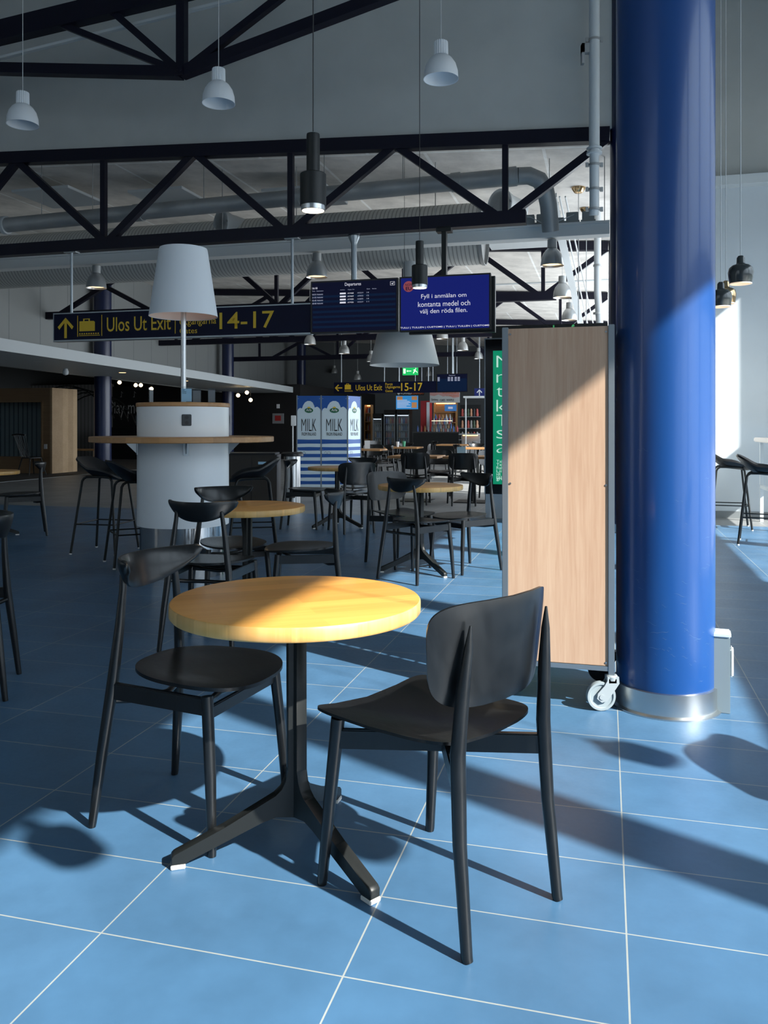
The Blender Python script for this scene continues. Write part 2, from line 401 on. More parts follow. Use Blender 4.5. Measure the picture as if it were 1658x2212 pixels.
# right back wall
b = MB(); b.b2((.9, 11.6, 0), (3.7, 11.75, 4.35))
struct(b.obj('wall_back', m_wall_r, None, (0, 0, 0), RZ))
struct(MB().b2((.9, 11.6, 4.35), (3.7, 11.75, 7.6)).obj('wall_back_upper', m_wall, None, (0, 0, 0), RZ))
struct(MB().b2((.9, 11.42, 4.3), (3.6, 11.6, 4.42)).obj('trim_12', m_white_trim, None, (0, 0, 0), RZ))
struct(MB().b2((.9, 11.58, 0), (3.6, 11.6, .09)).obj('baseboard_back', mat('grey skirting', (.2, .22, .23), .5), None, (0, 0, 0), RZ))
struct(MB().b2((.12, UT-.02, 4.3), (.9, UT+.1, 7.6)).b2((.9, UT-.02, 0), (1.0, 11.6, 7.6)).b2((.9, UT, 7.4), (3.7, 11.75, 7.6)).obj('wall_return', m_wall, None, (0, 0, 0), RZ))
# hall ceiling, sloping
b = MB(); b.prism([(-22, zc(-22)), (1.0, zc(1.0)), (1.0, zc(1)+.15), (-22, zc(-22)+.15)], lambda x, z: Vector((x, UT+.1, z)), (0, 34.4, 0))
struct(b.obj('ceiling_hall', m_ceil, None, (0, 0, 0), RZ))
# hall right wall with openings towards the sun
b = MB(); b.b2((.9, 11.75, 0), (1.0, 44, .3)).b2((.9, 11.75, 4.2), (1.0, 44, 4.9)).b2((.9, 11.75, 2.4), (1.0, 44, 2.6))
for u0 in (13.2, 15.6, 18, 20.4, 22.8, 25.2, 27.6, 30): b.b2((.9, u0, .3), (1.0, u0+.2, 4.2))
b.b2((.9, 30, .3), (1.0, 44, 4.2))
struct(b.obj('wall_hall_right', m_wall_r, None, (0, 0, 0), RZ))
struct(MB().b2((.94, 11.75, .3), (.95, 30, 4.2)).obj('window_9', m_glass, None, (0, 0, 0), RZ))
# far end wall
struct(MB().b2((-22, 38, 0), (1, 38.2, 6.2)).obj('wall_far', m_wall_d, None, (0, 0, 0), RZ))
struct(MB().b2((-22.2, 10.8, 0), (-22, 44, 6.2)).b2((-22, 10.6, 0), (-15, 10.7, 6.2)).obj('wall_far_left', m_wall_d, None, (0, 0, 0), RZ))
# upper left wall above the canopy (corrugated), black wall below
m_corr = stripes_mat('grey corrugated cladding', (.26, .275, .275, 1), (.18, .195, .2, 1), 1.15, 'x', .03)
def wall_line(name, p, q, z0, z1, th, mt):
    p, q = Vector((*p, 0)), Vector((*q, 0)); d = q-p; L = d.length; a = math.atan2(d.y, d.x)
    return struct(MB().b2((0, 0, z0), (L, th, z1)).obj(name, mt, None, p, a))
wall_line('wall_upper_left', (-8.6, 10.0), (-4.25, 40.4), 2.4, 5.6, .1, m_corr)
UB = 28.0
v0, _ = on(243, 900, UB); v1, _ = on(648, 900, UB)
struct(MB().b2((v0, UB, 0), (v1, UB+.1, 2.7)).b2((v1-.1, UB+.1, 0), (v1, 38, 2.7)).obj('wall_play_area', m_wall_black, None, (0, 0, 0), RZ))
m_curt = stripes_mat('dark ribbed panelling', (.26, .26, .26, 1), (.14, .14, .14, 1), .16, 'x', .25)
vL, _ = on(-250, 900, UB)
struct(MB().b2((vL, UB, 0), (v0, UB+.1, 2.8)).obj('wall_ribbed', m_curt, None, (0, 0, 0), RZ))
o = MB().m(m_white_trim)
# canopy: fascia + soffit slab
p, q = Vector((-6.1-.169*6, 13.2-6, 0)), Vector((-2.83, 32.5, 0)); d = q-p; L = d.length; aC = math.atan2(d.y, d.x)
b = MB(); b.m(mat('white canopy fascia', (.50, .54, .56), .5)).b2((0, 0, 2.4), (L, .06, 2.6)).b2((0, .06, 2.4), (L, 2.1, 2.6))
struct(b.obj('ceiling_canopy', None, None, p, aC)); CAN = (p, aC)
# columns
def make_column(name, c, r, z1, label, ring=True, mt=None):
    t = thing(name, label, 'column', c)
    MB().lathe([(r, .1 if ring else 0), (r, z1)], seg=96).obj('shaft', mt or m_column_dk, t)
    if ring:
        MB().lathe([(r+.028, 0), (r+.028, .006), (r+.012, .012), (r+.012, .1), (r, .102)], seg=96).obj('base_ring', mat('satin steel ring', (.50, .52, .53), .34, 1), t, label='shiny steel base ring')
    return t
COL = Vector((1.215, 3.587, 0)); U1 = UV(1, 0)
c1 = make_column('column', COL, .2034, 7.4, 'large blue round column beside the wooden trolley', mt=m_column)
m_scr = mat('pale scratches', (.10, .19, .36), .6)
b = MB().m(m_scr)
for k in range(95):                            # scuffs in the paint, real slivers on the surface
    z = min(1.7, .13+abs(random.gauss(0, .42))); th = math.radians(random.uniform(205, 330)); ln = random.choice([.004, .012, .02, .03, .05])/.2034*random.uniform(.5, 1); tilt = random.uniform(-.35, .35)
    n = 5; row = []
    for i in range(n+1):
        a = th+ln*i/n; zz = z+tilt*ln*.2034*i/n+.003*math.sin(i*1.3); rr = .2034+.0006; hw = .00045*math.sin(pi*(i+.4)/(n+.8))
        row.append([b.bm.verts.new((rr*math.cos(a), rr*math.sin(a), zz+s*hw)) for s in (-1, 1)])
    for i in range(n): b.f((row[i][0], row[i+1][0], row[i+1][1], row[i][1]))
b.obj('scratches', None, c1)
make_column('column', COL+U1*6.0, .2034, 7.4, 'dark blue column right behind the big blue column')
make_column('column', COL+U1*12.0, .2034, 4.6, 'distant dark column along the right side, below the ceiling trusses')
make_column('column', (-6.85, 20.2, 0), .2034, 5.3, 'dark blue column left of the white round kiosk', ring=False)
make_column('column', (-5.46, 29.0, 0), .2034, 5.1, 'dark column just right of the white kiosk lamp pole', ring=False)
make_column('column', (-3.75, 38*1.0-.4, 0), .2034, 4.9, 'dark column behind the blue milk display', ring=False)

# ================================================================= TRUSSES
def make_truss(u):
    t = thing('roof_truss', 'navy steel roof truss carrying the grey gable wall', 'roof truss', UV(u, 0, 0), RZ, 'navy roof trusses')
    def P(px, py): v, z = on(px, py, u); return Vector((v, 0, z))
    def top(px):
        v, _ = on(px, 300, u); return Vector((v, 0, zc(v)-.1))
    def low(px):
        v, _ = on(px, 300, u); return Vector((v, 0, 3.62))
    MB().bar(top(-900), top(1316), .14, .16).obj('top_chord', m_navy, t)
    MB().bar(low(-900), low(1136), .14, .155).obj('bottom_chord', m_navy, t)
    for px in (-1000, -480, -130, 224, 628, 1091):
        if px > -900: MB().bar(top(px)-Vector((0, 0, .05)), low(px), .07, .07).obj('post', m_navy, t)
    for a, c in ((-480, -800), (-480, -160), (-130, -420), (36, -120), (40, 226), (416, 236), (426, 612), (848, 638), (860, 1072), (1312, 1100)):
        MB().bar(top(a)-Vector((0, 0, .05)), low(c)+Vector((0, 0, .04)), .09, .09).obj('diagonal', m_navy, t)
    return t
tr = make_truss(UT)
for k, lab in ((1, 'second navy roof truss, seen under the first one'), (2, 'third navy roof truss, just above the white hanging drum shade'), (3, 'farthest navy roof truss, over the shop at the end of the hall')):
    dup(tr, UV(UT+6*k, 0, 0), RZ, lab)
# fan truss high at the upper left
UF = 8.4
t = thing('roof_truss', 'dark fan-shaped truss at the top left of the room', 'roof truss', UV(UF, 0, 0), RZ, 'navy roof trusses')
def PF(px, py): v, z = on(px, py, UF); return Vector((v, 0, z))
MB().bar(PF(-400, 140), PF(393, 158), .12, .12).obj('tie_rod', m_navy, t)
MB().bar(PF(393, 158), PF(900, -34), .12, .12).obj('tie_rod', m_navy, t)
MB().bar(PF(-400, 168), PF(520, -55), .14, .24).obj('top_chord', m_navy, t)
MB().bar(PF(-400, 215)+Vector((0, .1, 0)), PF(520, -16)+Vector((0, .1, 0)), .05, .03).obj('edge_flange', m_white_trim, t, label='pale edge strip')
for a, c, w_ in (((393, 155), (393, -40), .1), ((385, 150), (180, -30), .08), ((370, 148), (120, 48), .07), ((405, 150), (650, -40), .08)):
    MB().bar(PF(*a), PF(*c), w_, w_).obj('diagonal', m_navy, t)
b = MB(); b.box(PF(393, 158)+Vector((0, -.07, 0)), (.1, .02, .1))
for dx in (-.025, .025):
    b.tube([PF(393, 158)+Vector((dx, -.09, 0)), PF(393, 158)+Vector((dx, -.075, 0))], .012, 8)
b.obj('node_plate', m_navy, t)

# ================================================================= DUCTS, PIPES, RAIL
def duct_thing(name, label, cat, u, pxs, r, mt, seg=36, ends=()):
    P = []
    for px, z in pxs: v, _ = on(px, 300, u); P.append(Vector((v, 0, z)))
    t = thing(name, label, cat, UV(u, 0, 0), RZ)
    MB().tube(P, r, seg).obj('pipe', mt, t)
    return t, P
t, P = duct_thing('ventilation_duct', 'large ribbed round duct running behind the first truss', 'duct', 12.2, ((-300, 4.04), (1040, 4.04)), .45, m_duct)
b = MB(); b.lathe([(.0, .0), (.465, .0), (.465, .05), (.45, .05)], seg=36); o = b.obj('end_cap', m_galv, t, P[1]); o.rotation_euler = (0, pi/2, 0)
v_, _ = on(885, 560, 12.0)
MB().lathe([(.13, .62), (.13, .2), (.25, .1), (.27, .06), (0, .06)], c=(v_, -.1, 3.2)).obj('diffuser', m_white_trim, t, label='round ceiling diffuser on a drop')
for px, py, lab in ((478, 482, 'a'), (1080, 440, 'b')):
    v, z = on(px, py, 11.75); c = Vector((v, -.45, z-.02)); ax = Vector((-.55, -.8, 0)).normalized()
    b = MB().m(m_white_trim); b.tube([c-ax*.45, c-ax*.15, c], [.14, .18, .23], 28, cap=False)
    b.tube([c, c+ax*.02, c+ax*.02, c], [.23, .23, .195, .195], 28, cap=False)
    b.tube([c-ax*.05, c+ax*.02, c+ax*.02, c-ax*.05], [.13, .14, .115, .10], 28, cap=False); b.tube([c-ax*.04, c-ax*.02], [.06, .06], 28)
    b.m(m_black_plastic); b.tube([c-ax*.07, c-ax*.06], [.2, .2], 28); b.mats = [m_white_trim, m_black_plastic]
    b.obj('air_nozzle', m_white_trim, t)
t, P = duct_thing('drain_pipe', 'smooth grey pipe sloping under the ceiling behind the first truss', 'pipe', 10.12, ((-300, 4.04), (8, 4.09), (1120, 4.225)), .105, m_galv)
v8, _ = on(12, 487, 10.12)
MB().tube([(v8-.03, 0, 4.09), (v8+.03, 0, 4.09)], .13, 28).obj('coupling', m_white_trim, t)
for px in (300, 640, 985, 1105):
    v, _ = on(px, 400, 10.12); z = 4.09+(px-8)/1112*.135; MB().tube([(v-.06, 0, z), (v+.06, 0, z+.004)], .118, 28).obj('coupling', m_galv, t)
v, _ = on(1120, 380, 10.12); E_ = Vector((v, 0, 4.225))
MB().tube([E_, E_+Vector((.12, .01, .0)), E_+Vector((.24, .05, -.05)), E_+Vector((.31, .12, -.16)), E_+Vector((.34, .2, -.32)), E_+Vector((.36, .3, -.62))], .105, 24).obj('elbow', m_galv, t)
for px in (90, 200, 440, 700, 870):           # hangers
    v, _ = on(px, 400, 10.12); z = 4.09+(px-8)/1112*.135
    MB().tube([(v, 0, z+.1), (v, 0, zc(v))], .006, 6).obj('hanger', m_galv, t)
# white luminaire rail
UR = 10.8
t = thing('lighting_rail', 'long white cable rail holding the aluminium dome lamps', 'rail', UV(UR, 0, 0), RZ)
va, _ = on(-300, 500, UR); vb, _ = on(1316, 500, UR)
b = MB(); b.b2((va, -.1, 3.595), (vb, .1, 3.74)).b2((va, -.13, 3.73), (vb, -.1, 3.76)); b.obj('channel', mat('white rail paint', (.82, .83, .81), .5), t)
for k, px in enumerate((1110, 1142, 1172, 1205, 1236, 1270)):
    v, _ = on(px, 480, UR); b = MB(); b.b2((v-.075, -.09, 3.76), (v+.075, .02, 3.90 if k % 3 else 3.84), bev=.006); b.b2((v-.09, -.1, 3.75), (v+.09, .03, 3.79))
    b.obj('junction_box', m_box_grey, t)
for px in (8, 45, 310, 690, 745):
    v, _ = on(px, 480, UR); MB().b2((v-.07, -.08, 3.76), (v+.07, .02, 3.82), bev=.006).obj('junction_box', m_white_trim, t)
def zcp(p): return zc(p[0]*CA-p[1]*SA)
def cable(pts): return MB().tube(pts, .006, 6)
va2, _ = on(1130, 480, UR); vb2, _ = on(1240, 480, UR)
cable([(va2, -.1, 3.88), (va2+.1, -.12, 3.86), (va2+.25, -.13, 3.77), (vb2-.2, -.13, 3.78), (vb2, -.11, 3.86)]).obj('cable', m_cord_w, t)
for px in (200, 480, 640, 940, 1186, 1305):
    v, _ = on(px, 480, UR); MB().tube([(v, 0, 3.74), (v, 0, zc(v))], .006, 6).obj('hanger', m_galv, t)
# vertical pipes
t = thing('vertical_pipe', 'thick white vertical pipe left of the column, high up', 'pipe', at(1283, 920, 9.15)-Vector((0, 0, H)))
MB().tube([(0, 0, 7.4), (0, 0, 4.22)], .058, 20).obj('pipe', m_white_trim, t)
MB().tube([(0, 0, 4.25), (0, 0, 3.62), (.0, .02, 3.53)], .052, 20).obj('lower_pipe', m_white_trim, t)
for z in (4.2, 4.25): MB().tube([(0, 0, z), (0, 0, z+.02)], .085, 20).obj('flange', m_white_trim, t)
for z in (5.45, 4.07, 3.8, 3.58):
    b = MB(); b.tube([(0, 0, z), (0, 0, z+.025)], .064, 20); b.box((.08, 0, z+.012), (.03, .02, .05)); b.box((-.08, 0, z+.012), (.03, .02, .05)); b.obj('clamp', m_galv, t)
MB().b2((-.14, -.02, 5.32), (-.05, .05, 5.42)).b2((-.14, -.02, 5.2), (-.11, .05, 5.42)).obj('bracket', m_galv, t)
t = thing('vertical_pipe', 'thinner white vertical pipe hanging lower, above the wooden trolley', 'pipe', at(1290, 920, 13)-Vector((0, 0, H)))
MB().tube([(0, 0, 4.62), (.0, 0, 3.3), (.06, 0, 2.4)], .055, 16).obj('pipe', m_white_trim, t)
for z in (3.7, 2.95): MB().tube([(.0, 0, z), (.0, 0, z+.03)], .068, 16).obj('clamp', m_galv, t)
# slanted cable tray
t = thing('cable_tray', 'perforated white cable tray slanting down behind the trusses', 'cable tray')
a_, c_ = at(1192, 425, 11.3), at(1258, 720, 19)
b = MB(); b.bar(a_, c_, .12, .02)
for k in range(26):
    q = a_.lerp(c_, k/25); b.box(q+Vector((.05, 0, .02)), (.015, .05, .05))
b.obj('tray', m_white_trim, t)
for k, dx in enumerate((.1, .18)): MB().tube([a_+Vector((dx, 0, 0)), c_+Vector((dx*1.6, 0, 0))], .012, 6).obj('conduit', m_white_trim, t)
# conduits across the ceiling
for u, z0, px0, px1, lab in ((11.0, 4.38, 200, 900, 'thin ceiling conduit crossing above the smooth sloping pipe'), (17.6, 4.2, 1040, 1316, 'thin pale conduit over the customs information screen'),):
    v0_, _ = on(px0, 300, u); v1_, _ = on(px1, 300, u)
    tag(MB().tube([(v0_, 0, z0), (v1_, 0, z0)], .018, 8).obj('conduit', m_white_trim, None, UV(u, 0, 0), RZ), lab, 'conduit')
# hanging acoustic panels
pan = None
for u, px, w_, lab in ((11.3, 130, 1.0, 'pale ceiling panel hanging at the far left behind the truss'), (11.5, 370, .9, 'pale ceiling panel hanging above the kiosk lamp'), (11.6, 660, 1.0, 'pale ceiling panel behind the front black pendant'), (14.5, 560, 1.2, 'pale ceiling panel farther back above the exit sign'), (14.8, 1120, 1.1, 'pale ceiling panel near the pipe elbow')):
    v, _ = on(px, 400, u)
    tag(MB().b2((-w_/2, -.5, 0), (w_/2, .5, .04), bev=.004).obj('ceiling_panel', m_white_trim, None, UV(u, v, zc(v)-.22), RZ), lab, 'ceiling panel', 'hanging ceiling panels')

# ================================================================= LAMPS
def lamp_cord(t, z0, z1, mt, r=.003): return MB().tube([(0, 0, z0), (0, 0, z1)], r, 6).obj('cord', mt, t)
def white_pendant(label, px, py, d, zc_):
    p = at(px, py, d); z = p.z; t = thing('pendant_lamp', label, 'lamp', (p.x, p.y, z), 0, 'white opal pendants')
    MB().lathe([(.155, 0), (.152, .0), (.148, .07), (.13, .13), (.10, .175), (.07, .2), (.066, .2), (.095, .168), (.126, .12), (.142, .07), (.147, .004), (.155, 0)], seg=40).obj('shade', m_shade_w, t)
    MB().lathe([(0, .33), (.058, .33), (.062, .32), (.064, .2), (0, .2)], seg=40, flute=.12, smooth=False).obj('ribbed_neck', m_shade_w, t)
    lamp_cord(t, .33, zc_-z, m_cord_w, .004); return t
white_pendant('white glass pendant lamp at the far left', 49, 270, 8.35, 7.4)
white_pendant('white glass pendant lamp in the middle of the row of three', 472, 224, 7.82, 7.4)
white_pendant('rightmost white glass pendant lamp, near the top centre', 952, 171, 7.3, 7.4)
def black_pendant(label, px, py, d):
    p = at(px, py, d); t = thing('pendant_lamp', label, 'lamp', (p.x, p.y, p.z), 0, 'black cylinder pendants')
    s = .053
    MB().lathe([(0, .31), (.026, .31), (.027, .3), (.027, .155), (s-.004, .15), (s, .146), (s, .02), (s-.003, .02), (s-.003, .12), (.02, .12)], seg=40).obj('body', m_black_metal, t)
    MB().lathe([(s-.004, .022), (s-.004, .0), (s-.008, -.001), (s-.008, .02)], seg=40).obj('lens_ring', m_steel, t)
    MB().lathe([(0, .012), (s-.009, .012), (s-.009, .004), (0, .0)], seg=32).obj('light', m_glow, t)
    MB().lathe([(0, .316), (.012, .316), (.014, .31)], seg=16).obj('cap', m_steel, t)
    lamp_cord(t, .31, 7.4-p.z, m_cord_b, .0025)
    ld = bpy.data.lights.new('spot', 'SPOT'); ld.energy = 8; ld.color = (1, .8, .55); ld.spot_size = 1.6; ld.shadow_soft_size = .03
    lo = bpy.data.objects.new('spot_light', ld); C.objects.link(lo); lo.parent = t; lo.location = (0, 0, -.01)
    return t
black_pendant('larger black cylinder pendant lamp, nearest in the centre', 676, 455, 3.36)
black_pendant('smaller black cylinder pendant lamp in front of the screens', 906, 622, 5.5)
def bell(label, p, body, zt=7.4, group='bell pendants by the window'):
    t = thing('pendant_lamp', label, 'lamp', p, 0, group)
    MB().lathe([(.078, .0), (.086, .045), (.09, .08), (.082, .115), (.06, .135), (.036, .142), (.03, .15), (.028, .19), (.018, .205), (0, .207)], seg=36).obj('shade', body, t)
    MB().lathe([(.078, .0), (.08, -.006), (.068, -.006), (.068, .01), (.05, .05), (0, .06)], seg=36).obj('inner_rim', mat('pale inner rim', (.75, .66, .55), .5, emit=(1, .75, .5), es=.6), t)
    lamp_cord(t, .2, zt-p[2], m_cord_b if body is m_black_metal else m_cord_w, .0035); return t
m_belldk = mat('dark grey enamel', (.035, .042, .042), .22, coat=.6)
bell('dark bell pendant lamp hanging highest at the right edge', at(1599, 612, 6.2), m_belldk)
bell('dark bell pendant lamp half hidden by the blue column edge', at(1556, 662, 7.0), m_belldk)
m_brass = mat('polished brass', (.8, .55, .3), .18, 1)
bell('brass bell pendant just behind the lower dark one', at(1567, 655, 7.6), m_brass)
# pendants near the window whose shadows fall in the picture
for u, v, lab in ((1.87, 2.81, 'dark bell pendant at the window, out to the right'), (.75, 1.2, 'dark bell pendant close to the viewer, out to the right'), (.50, 1.0, 'dark bell pendant beside the viewer, farthest from the hall'), (1.0, 2.0, 'dark bell pendant over the right foreground')):
    q = UV(u, v, 2.25); bell(lab, q, m_belldk)
def dome(label, px, py, w_px, zt=None, parent_h=None, glow=True, group='aluminium dome lamps'):
    R = .155; d = R*2*F/w_px; p = at(px, py, d); v_, _ = on(px, py, UR)
    if not zt: p = UV(UR, v_, 3.58-.36*.92)
    else: zt = zcp(p)
    t = thing('dome_lamp', label, 'lamp', (p.x, p.y, p.z), 0, group)
    MB().lathe([(R, 0), (R, .01), (R*.98, .03), (R*.93, .1), (R*.78, .17), (R*.5, .225), (.06, .24), (.055, .24), (R*.74, .16), (R*.9, .1), (R*.95, .02), (R, 0)], seg=32).obj('reflector', m_alu_dome, t)
    MB().lathe([(0, .36), (.062, .36), (.065, .24), (0, .24)], seg=24).obj('housing', m_galv, t)
    if not zt: t.scale = (.95, .95, .92)
    if glow: MB().lathe([(0, .045), (R*.9, .04), (R*.9, .03), (0, .035)], seg=24).obj('light', m_glow_s, t)
    if zt: lamp_cord(t, .36, zt-p.z, m_cord_w, .004)
    return t
dome('aluminium dome lamp under the rail, left of the kiosk lamp', 208, 618, 44)
dome('aluminium dome lamp under the rail above the departures screen', 684, 594, 46)
dome('largest aluminium dome lamp, above the wooden trolley', 1192, 566, 50)
dome('aluminium dome lamp second in the row above the trolley', 1214, 643, 40, 4.6)
dome('aluminium dome lamp third in the row above the trolley', 1229, 692, 33, 4.6)
dome('small dome lamp right under the departures screen end', 669, 744, 26, 4.7)
dome('small dome lamp hanging left of the white drum shade', 743, 764, 24, 4.7)
dome('small dome lamp partly behind the left side of the drum shade', 801, 781, 20, 4.7)
dome('small dome lamp directly under the customs screen', 955, 732, 26, 4.7)
dome('small dome lamp right of the drum shade', 999, 757, 24, 4.6)
dome('small dome lamp right of the drum shade, next to the black lightbox', 1033, 775, 20, 4.6)
dome('tiny unlit dome lamp deep in the dark hall, left part', 772, 820, 16, 4.7, glow=False)
dome('tiny unlit dome lamp deep in the dark hall, left of the previous', 722, 806, 14, 4.7, glow=False)
dome('tiny dome lamp above the far left-arrow exit sign', 925, 812, 15, 4.6, glow=False)
def ceiling_brass(px, py, label):
    p = at(px, py, 11.6); z = zc(p.x*CA-p.y*SA); sc_ = (z-H)/(p.z-H); p = Vector((p.x*sc_, p.y*sc_, z))
    t = thing('ceiling_rose', label, 'ceiling lamp fitting', p, 0, 'brass ceiling roses')
    MB().lathe([(0, 0), (.1, -.0), (.098, -.02), (.06, -.075), (.02, -.085), (0, -.085)], seg=20).obj('cup', m_brass, t)
    MB().tube([(0, 0, -.08), (0, 0, -1.9)], .006, 6).obj('cord', m_cord_w, t)
ceiling_brass(1249, 405, 'upper brass ceiling rose with a long white cord')
ceiling_brass(1266, 450, 'lower brass ceiling rose with a long white cord')
# big drum shade
p = at(873, 789, 10.8); t = thing('drum_pendant', 'large white drum shade hanging below the two screens', 'lamp', p)
MB().lathe([(.455, 0), (.45, .0), (.352, .40), (.358, .402), (.455, 0)], seg=64).obj('shade', mat('off-white fabric shade', (.88, .88, .85), .7), t)
b = MB(); b.box((0, 0, .39), (.70, .012, .012)); b.box((0, 0, .39), (.012, .70, .012)); b.lathe([(0, .36), (.05, .36), (.05, .2), (0, .2)], seg=16); b.obj('frame', m_black_metal, t)
lamp_cord(t, .39, zcp(p)-p.z, m_cord_b)

# ================================================================= SIGNS AND SCREENS
US = UT-.05
def bx(px0, py0, px1, py1, u):                 # px box -> local (x0,z0,x1,z1) on the plane u
    v0, z0 = on(px0, py1, u); v1, z1 = on(px1, py0, u)
    zb = on(px0, py1, u)[1]; zt_ = on(px0, py0, u)[1]; return (v0, zb, v1, zt_)
def suitcase(b, x0, z0, x1, z1):
    w_, h = x1-x0, z1-z0
    f = lambda a, c: Vector((x0+a*w_, 0, z0+c*h))
    b.prism([(.02, .28), (.76, .28), (.76, .82), (.70, .88), (.02, .88)], f, (0, -.002, 0))
    for q in ([(.2, .88), (.26, .88), (.26, .98), (.2, .98)], [(.46, .88), (.52, .88), (.52, .98), (.46, .98)], [(.2, .98), (.52, .98), (.52, 1.03), (.2, 1.03)], [(0, 0), (1, 0), (1, .035), (0, .035)]):
        b.prism(q, f, (0, -.002, 0))
    for k in range(9): b.prism([(k*.11, .09), (k*.11+.08, .09), (k*.11+.06, .17), (k*.11+.02, .17)], f, (0, -.002, 0))
def arrow(b, x0, z0, x1, z1, rot=0):
    w_, h = x1-x0, z1-z0; sh = [(.42, 0), (.58, 0), (.58, .74), (.9, .42), (1, .55), (.5, 1), (0, .55), (.1, .42), (.42, .74)]
    if rot: sh = [(1-y, x) for x, y in sh]
    sh2 = [(.42, 0), (.58, 0), (.58, .72), (.42, .72)] if not rot else [(1-y, x) for x, y in [(.42, 0), (.58, 0), (.58, .72), (.42, .72)]]
    b.prism(sh, lambda a, c: Vector((x0+a*w_, 0, z0+c*h)), (0, -.002, 0))
t = thing('direction_sign', 'long navy hanging sign with yellow arrow, suitcase and gates 14-17', 'sign', UV(US, 0, 0), RZ)
va, zb = on(117, 740, US); vb, _ = on(670.5, 700, US); zt = 2.705; zb = 2.355
MB().b2((va, 0, zb), (vb, .09, zt)).obj('panel', m_sign, t)
b = MB(); b.b2((va-.01, -.008, zb-.02), (vb, .1, zb)).b2((va-.01, -.008, zt), (vb, .1, zt+.015)).b2((va-.01, -.008, zb), (va, .1, zt)); b.obj('frame', m_alu, t)
b = MB().m(m_yellow); arrow(b, *bx(125, 687, 159, 731, US)); b.obj('arrow_symbol', None, t).location = (0, -.003, 0)
b = MB().m(m_yellow); suitcase(b, *bx(171, 690, 216, 726, US)); b.obj('suitcase_symbol', None, t).location = (0, -.003, 0)
for px in (168, 220, 378.5): x, _ = on(px, 700, US); MB().b2((x-.004, -.005, zb+.04), (x+.004, -.001, zt-.03)).obj('divider', m_yellow, t)
def sx(px0, px1, z0, z1, u=US): return (on(px0, 0, u)[0], z0, on(px1, 0, u)[0], z1)
txt('Ulos Ut Exit', m_yellow, t, sx(231, 369, 2.448, 2.636), -.004, .006)
txt('Portit', m_yellow, t, sx(388, 422, 2.575, 2.665), -.004, .004)
txt('Utgångarna', m_yellow, t, sx(388, 467, 2.478, 2.592), -.004, .004)
txt('Gates', m_yellow, t, sx(388, 426, 2.392, 2.462), -.004, .004)
txt('14-17', m_yellow, t, sx(474, 592, 2.43, 2.645), -.004, .006)
for px in (150, 628):
    x, _ = on(px, 600, US); MB().tube([(x, .045, zt), (x, .045, 3.54)], .018, 12).b2((x-.09, 0, 3.53), (x+.09, .1, 3.56)).obj('hanger', m_alu, t)
def screen(label, px0, px1, z0, z1, mt, name='information_screen', u=US, th=.06, cat='screen'):
    t = thing(name, label, cat, UV(u, 0, 0), RZ)
    x0, x1 = on(px0, 0, u)[0], on(px1, 0, u)[0]
    b = MB(); b.b2((x0, -.02, z0), (x1, th, z1), bev=.004); b.obj('casing', m_black_plastic, t)
    MB().b2((x0+.02, -.023, z0+.02), (x1-.02, -.019, z1-.02)).obj('display', mt, t)
    return t, x0, x1
t, x0, x1 = screen('dark departures board screen with white flight rows', 672, 860, 2.335, 2.98, m_scr_black)
S = lambda fx0, fx1, z0, z1: (x0+(x1-x0)*fx0, z0, x0+(x1-x0)*fx1, z1)
for k in range(7):
    z = 2.40+k*.062; MB().b2((x0+.03, -.0245, z), (x1-.03, -.0235, z+.028)).obj('row_band', m_scr_row, t)
txt('Departures', m_scr_txt2, t, S(.40, .585, 2.895, 2.945), -.026)
txt('16:18', m_scr_txt2, t, S(.02, .08, 2.882, 2.907), -.026, .006)
txt('Time   Destination', m_scr_txt, t, S(.02, .15, 2.853, 2.865), -.026)
txt('Airline      Flight No', m_scr_txt, t, S(.345, .51, 2.853, 2.865), -.026)
txt('Gate    Notes', m_scr_txt, t, S(.65, .76, 2.853, 2.865), -.026)
for k, (a, c, d_, e) in enumerate((('18:35 Helsinki', 'AY468', 'HO2219', '14'), ('21:55 Helsinki', 'AY469', 'AP8935', '12'), ('05:45 Helsinki', 'AY450', 'NA8870', '14'), ('08:40 Helsinki', 'AY426', 'HO2219', '11'))):
    z = 2.808-k*.037
    txt(a, m_scr_txt, t, S(.02, .145, z, z+.018), -.026, .004); txt(c, m_scr_txt2, t, S(.43, .5, z, z+.016), -.026, .006)
    txt(d_, m_scr_txt, t, S(.545, .61, z, z+.015), -.026, .002); txt(e, m_scr_txt, t, S(.65, .675, z, z+.016), -.026, .002)
    bb = S(.342, .41, z-.002, z+.018); MB().b2((bb[0], -.026, bb[1]), (bb[2], -.025, bb[3])).obj('airline_chip', m_scr_txt2, t)
bb = S(.915, .965, 2.89, 2.935); b = MB(); b.b2((bb[0], -.026, bb[1]), (bb[2], -.0255, bb[1]+.003)).b2((bb[0], -.026, bb[3]-.003), (bb[2], -.0255, bb[3])).b2((bb[0], -.026, bb[1]), (bb[0]+.003, -.0255, bb[3])).b2((bb[2]-.003, -.026, bb[1]), (bb[2], -.0255, bb[3]))
b.prism([(.15, .45), (.6, .6), (.85, .85), (.7, .5), (.6, .15), (.5, .2), (.5, .42), (.3, .35)], lambda a, c: Vector((bb[0]+a*(bb[2]-bb[0]), -.026, bb[1]+c*(bb[3]-bb[1]))), (0, -.001, 0)); b.obj('plane_icon', m_scr_txt2, t)
x, _ = on(759, 0, US); MB().tube([(x, .1, 2.9), (x, .1, 3.5)], .035, 14).obj('hanger', m_alu, t)
MB().lathe([(.035, 0), (.035, .02), (.07, .1), (.07, .12), (0, .12)], seg=14, c=(x, .1, 3.42)).obj('cable_cone', m_alu, t)
t, x0, x1 = screen('bright blue customs information screen with white Swedish text', 863, 1060, 2.325, 2.985, m_scr_blue)
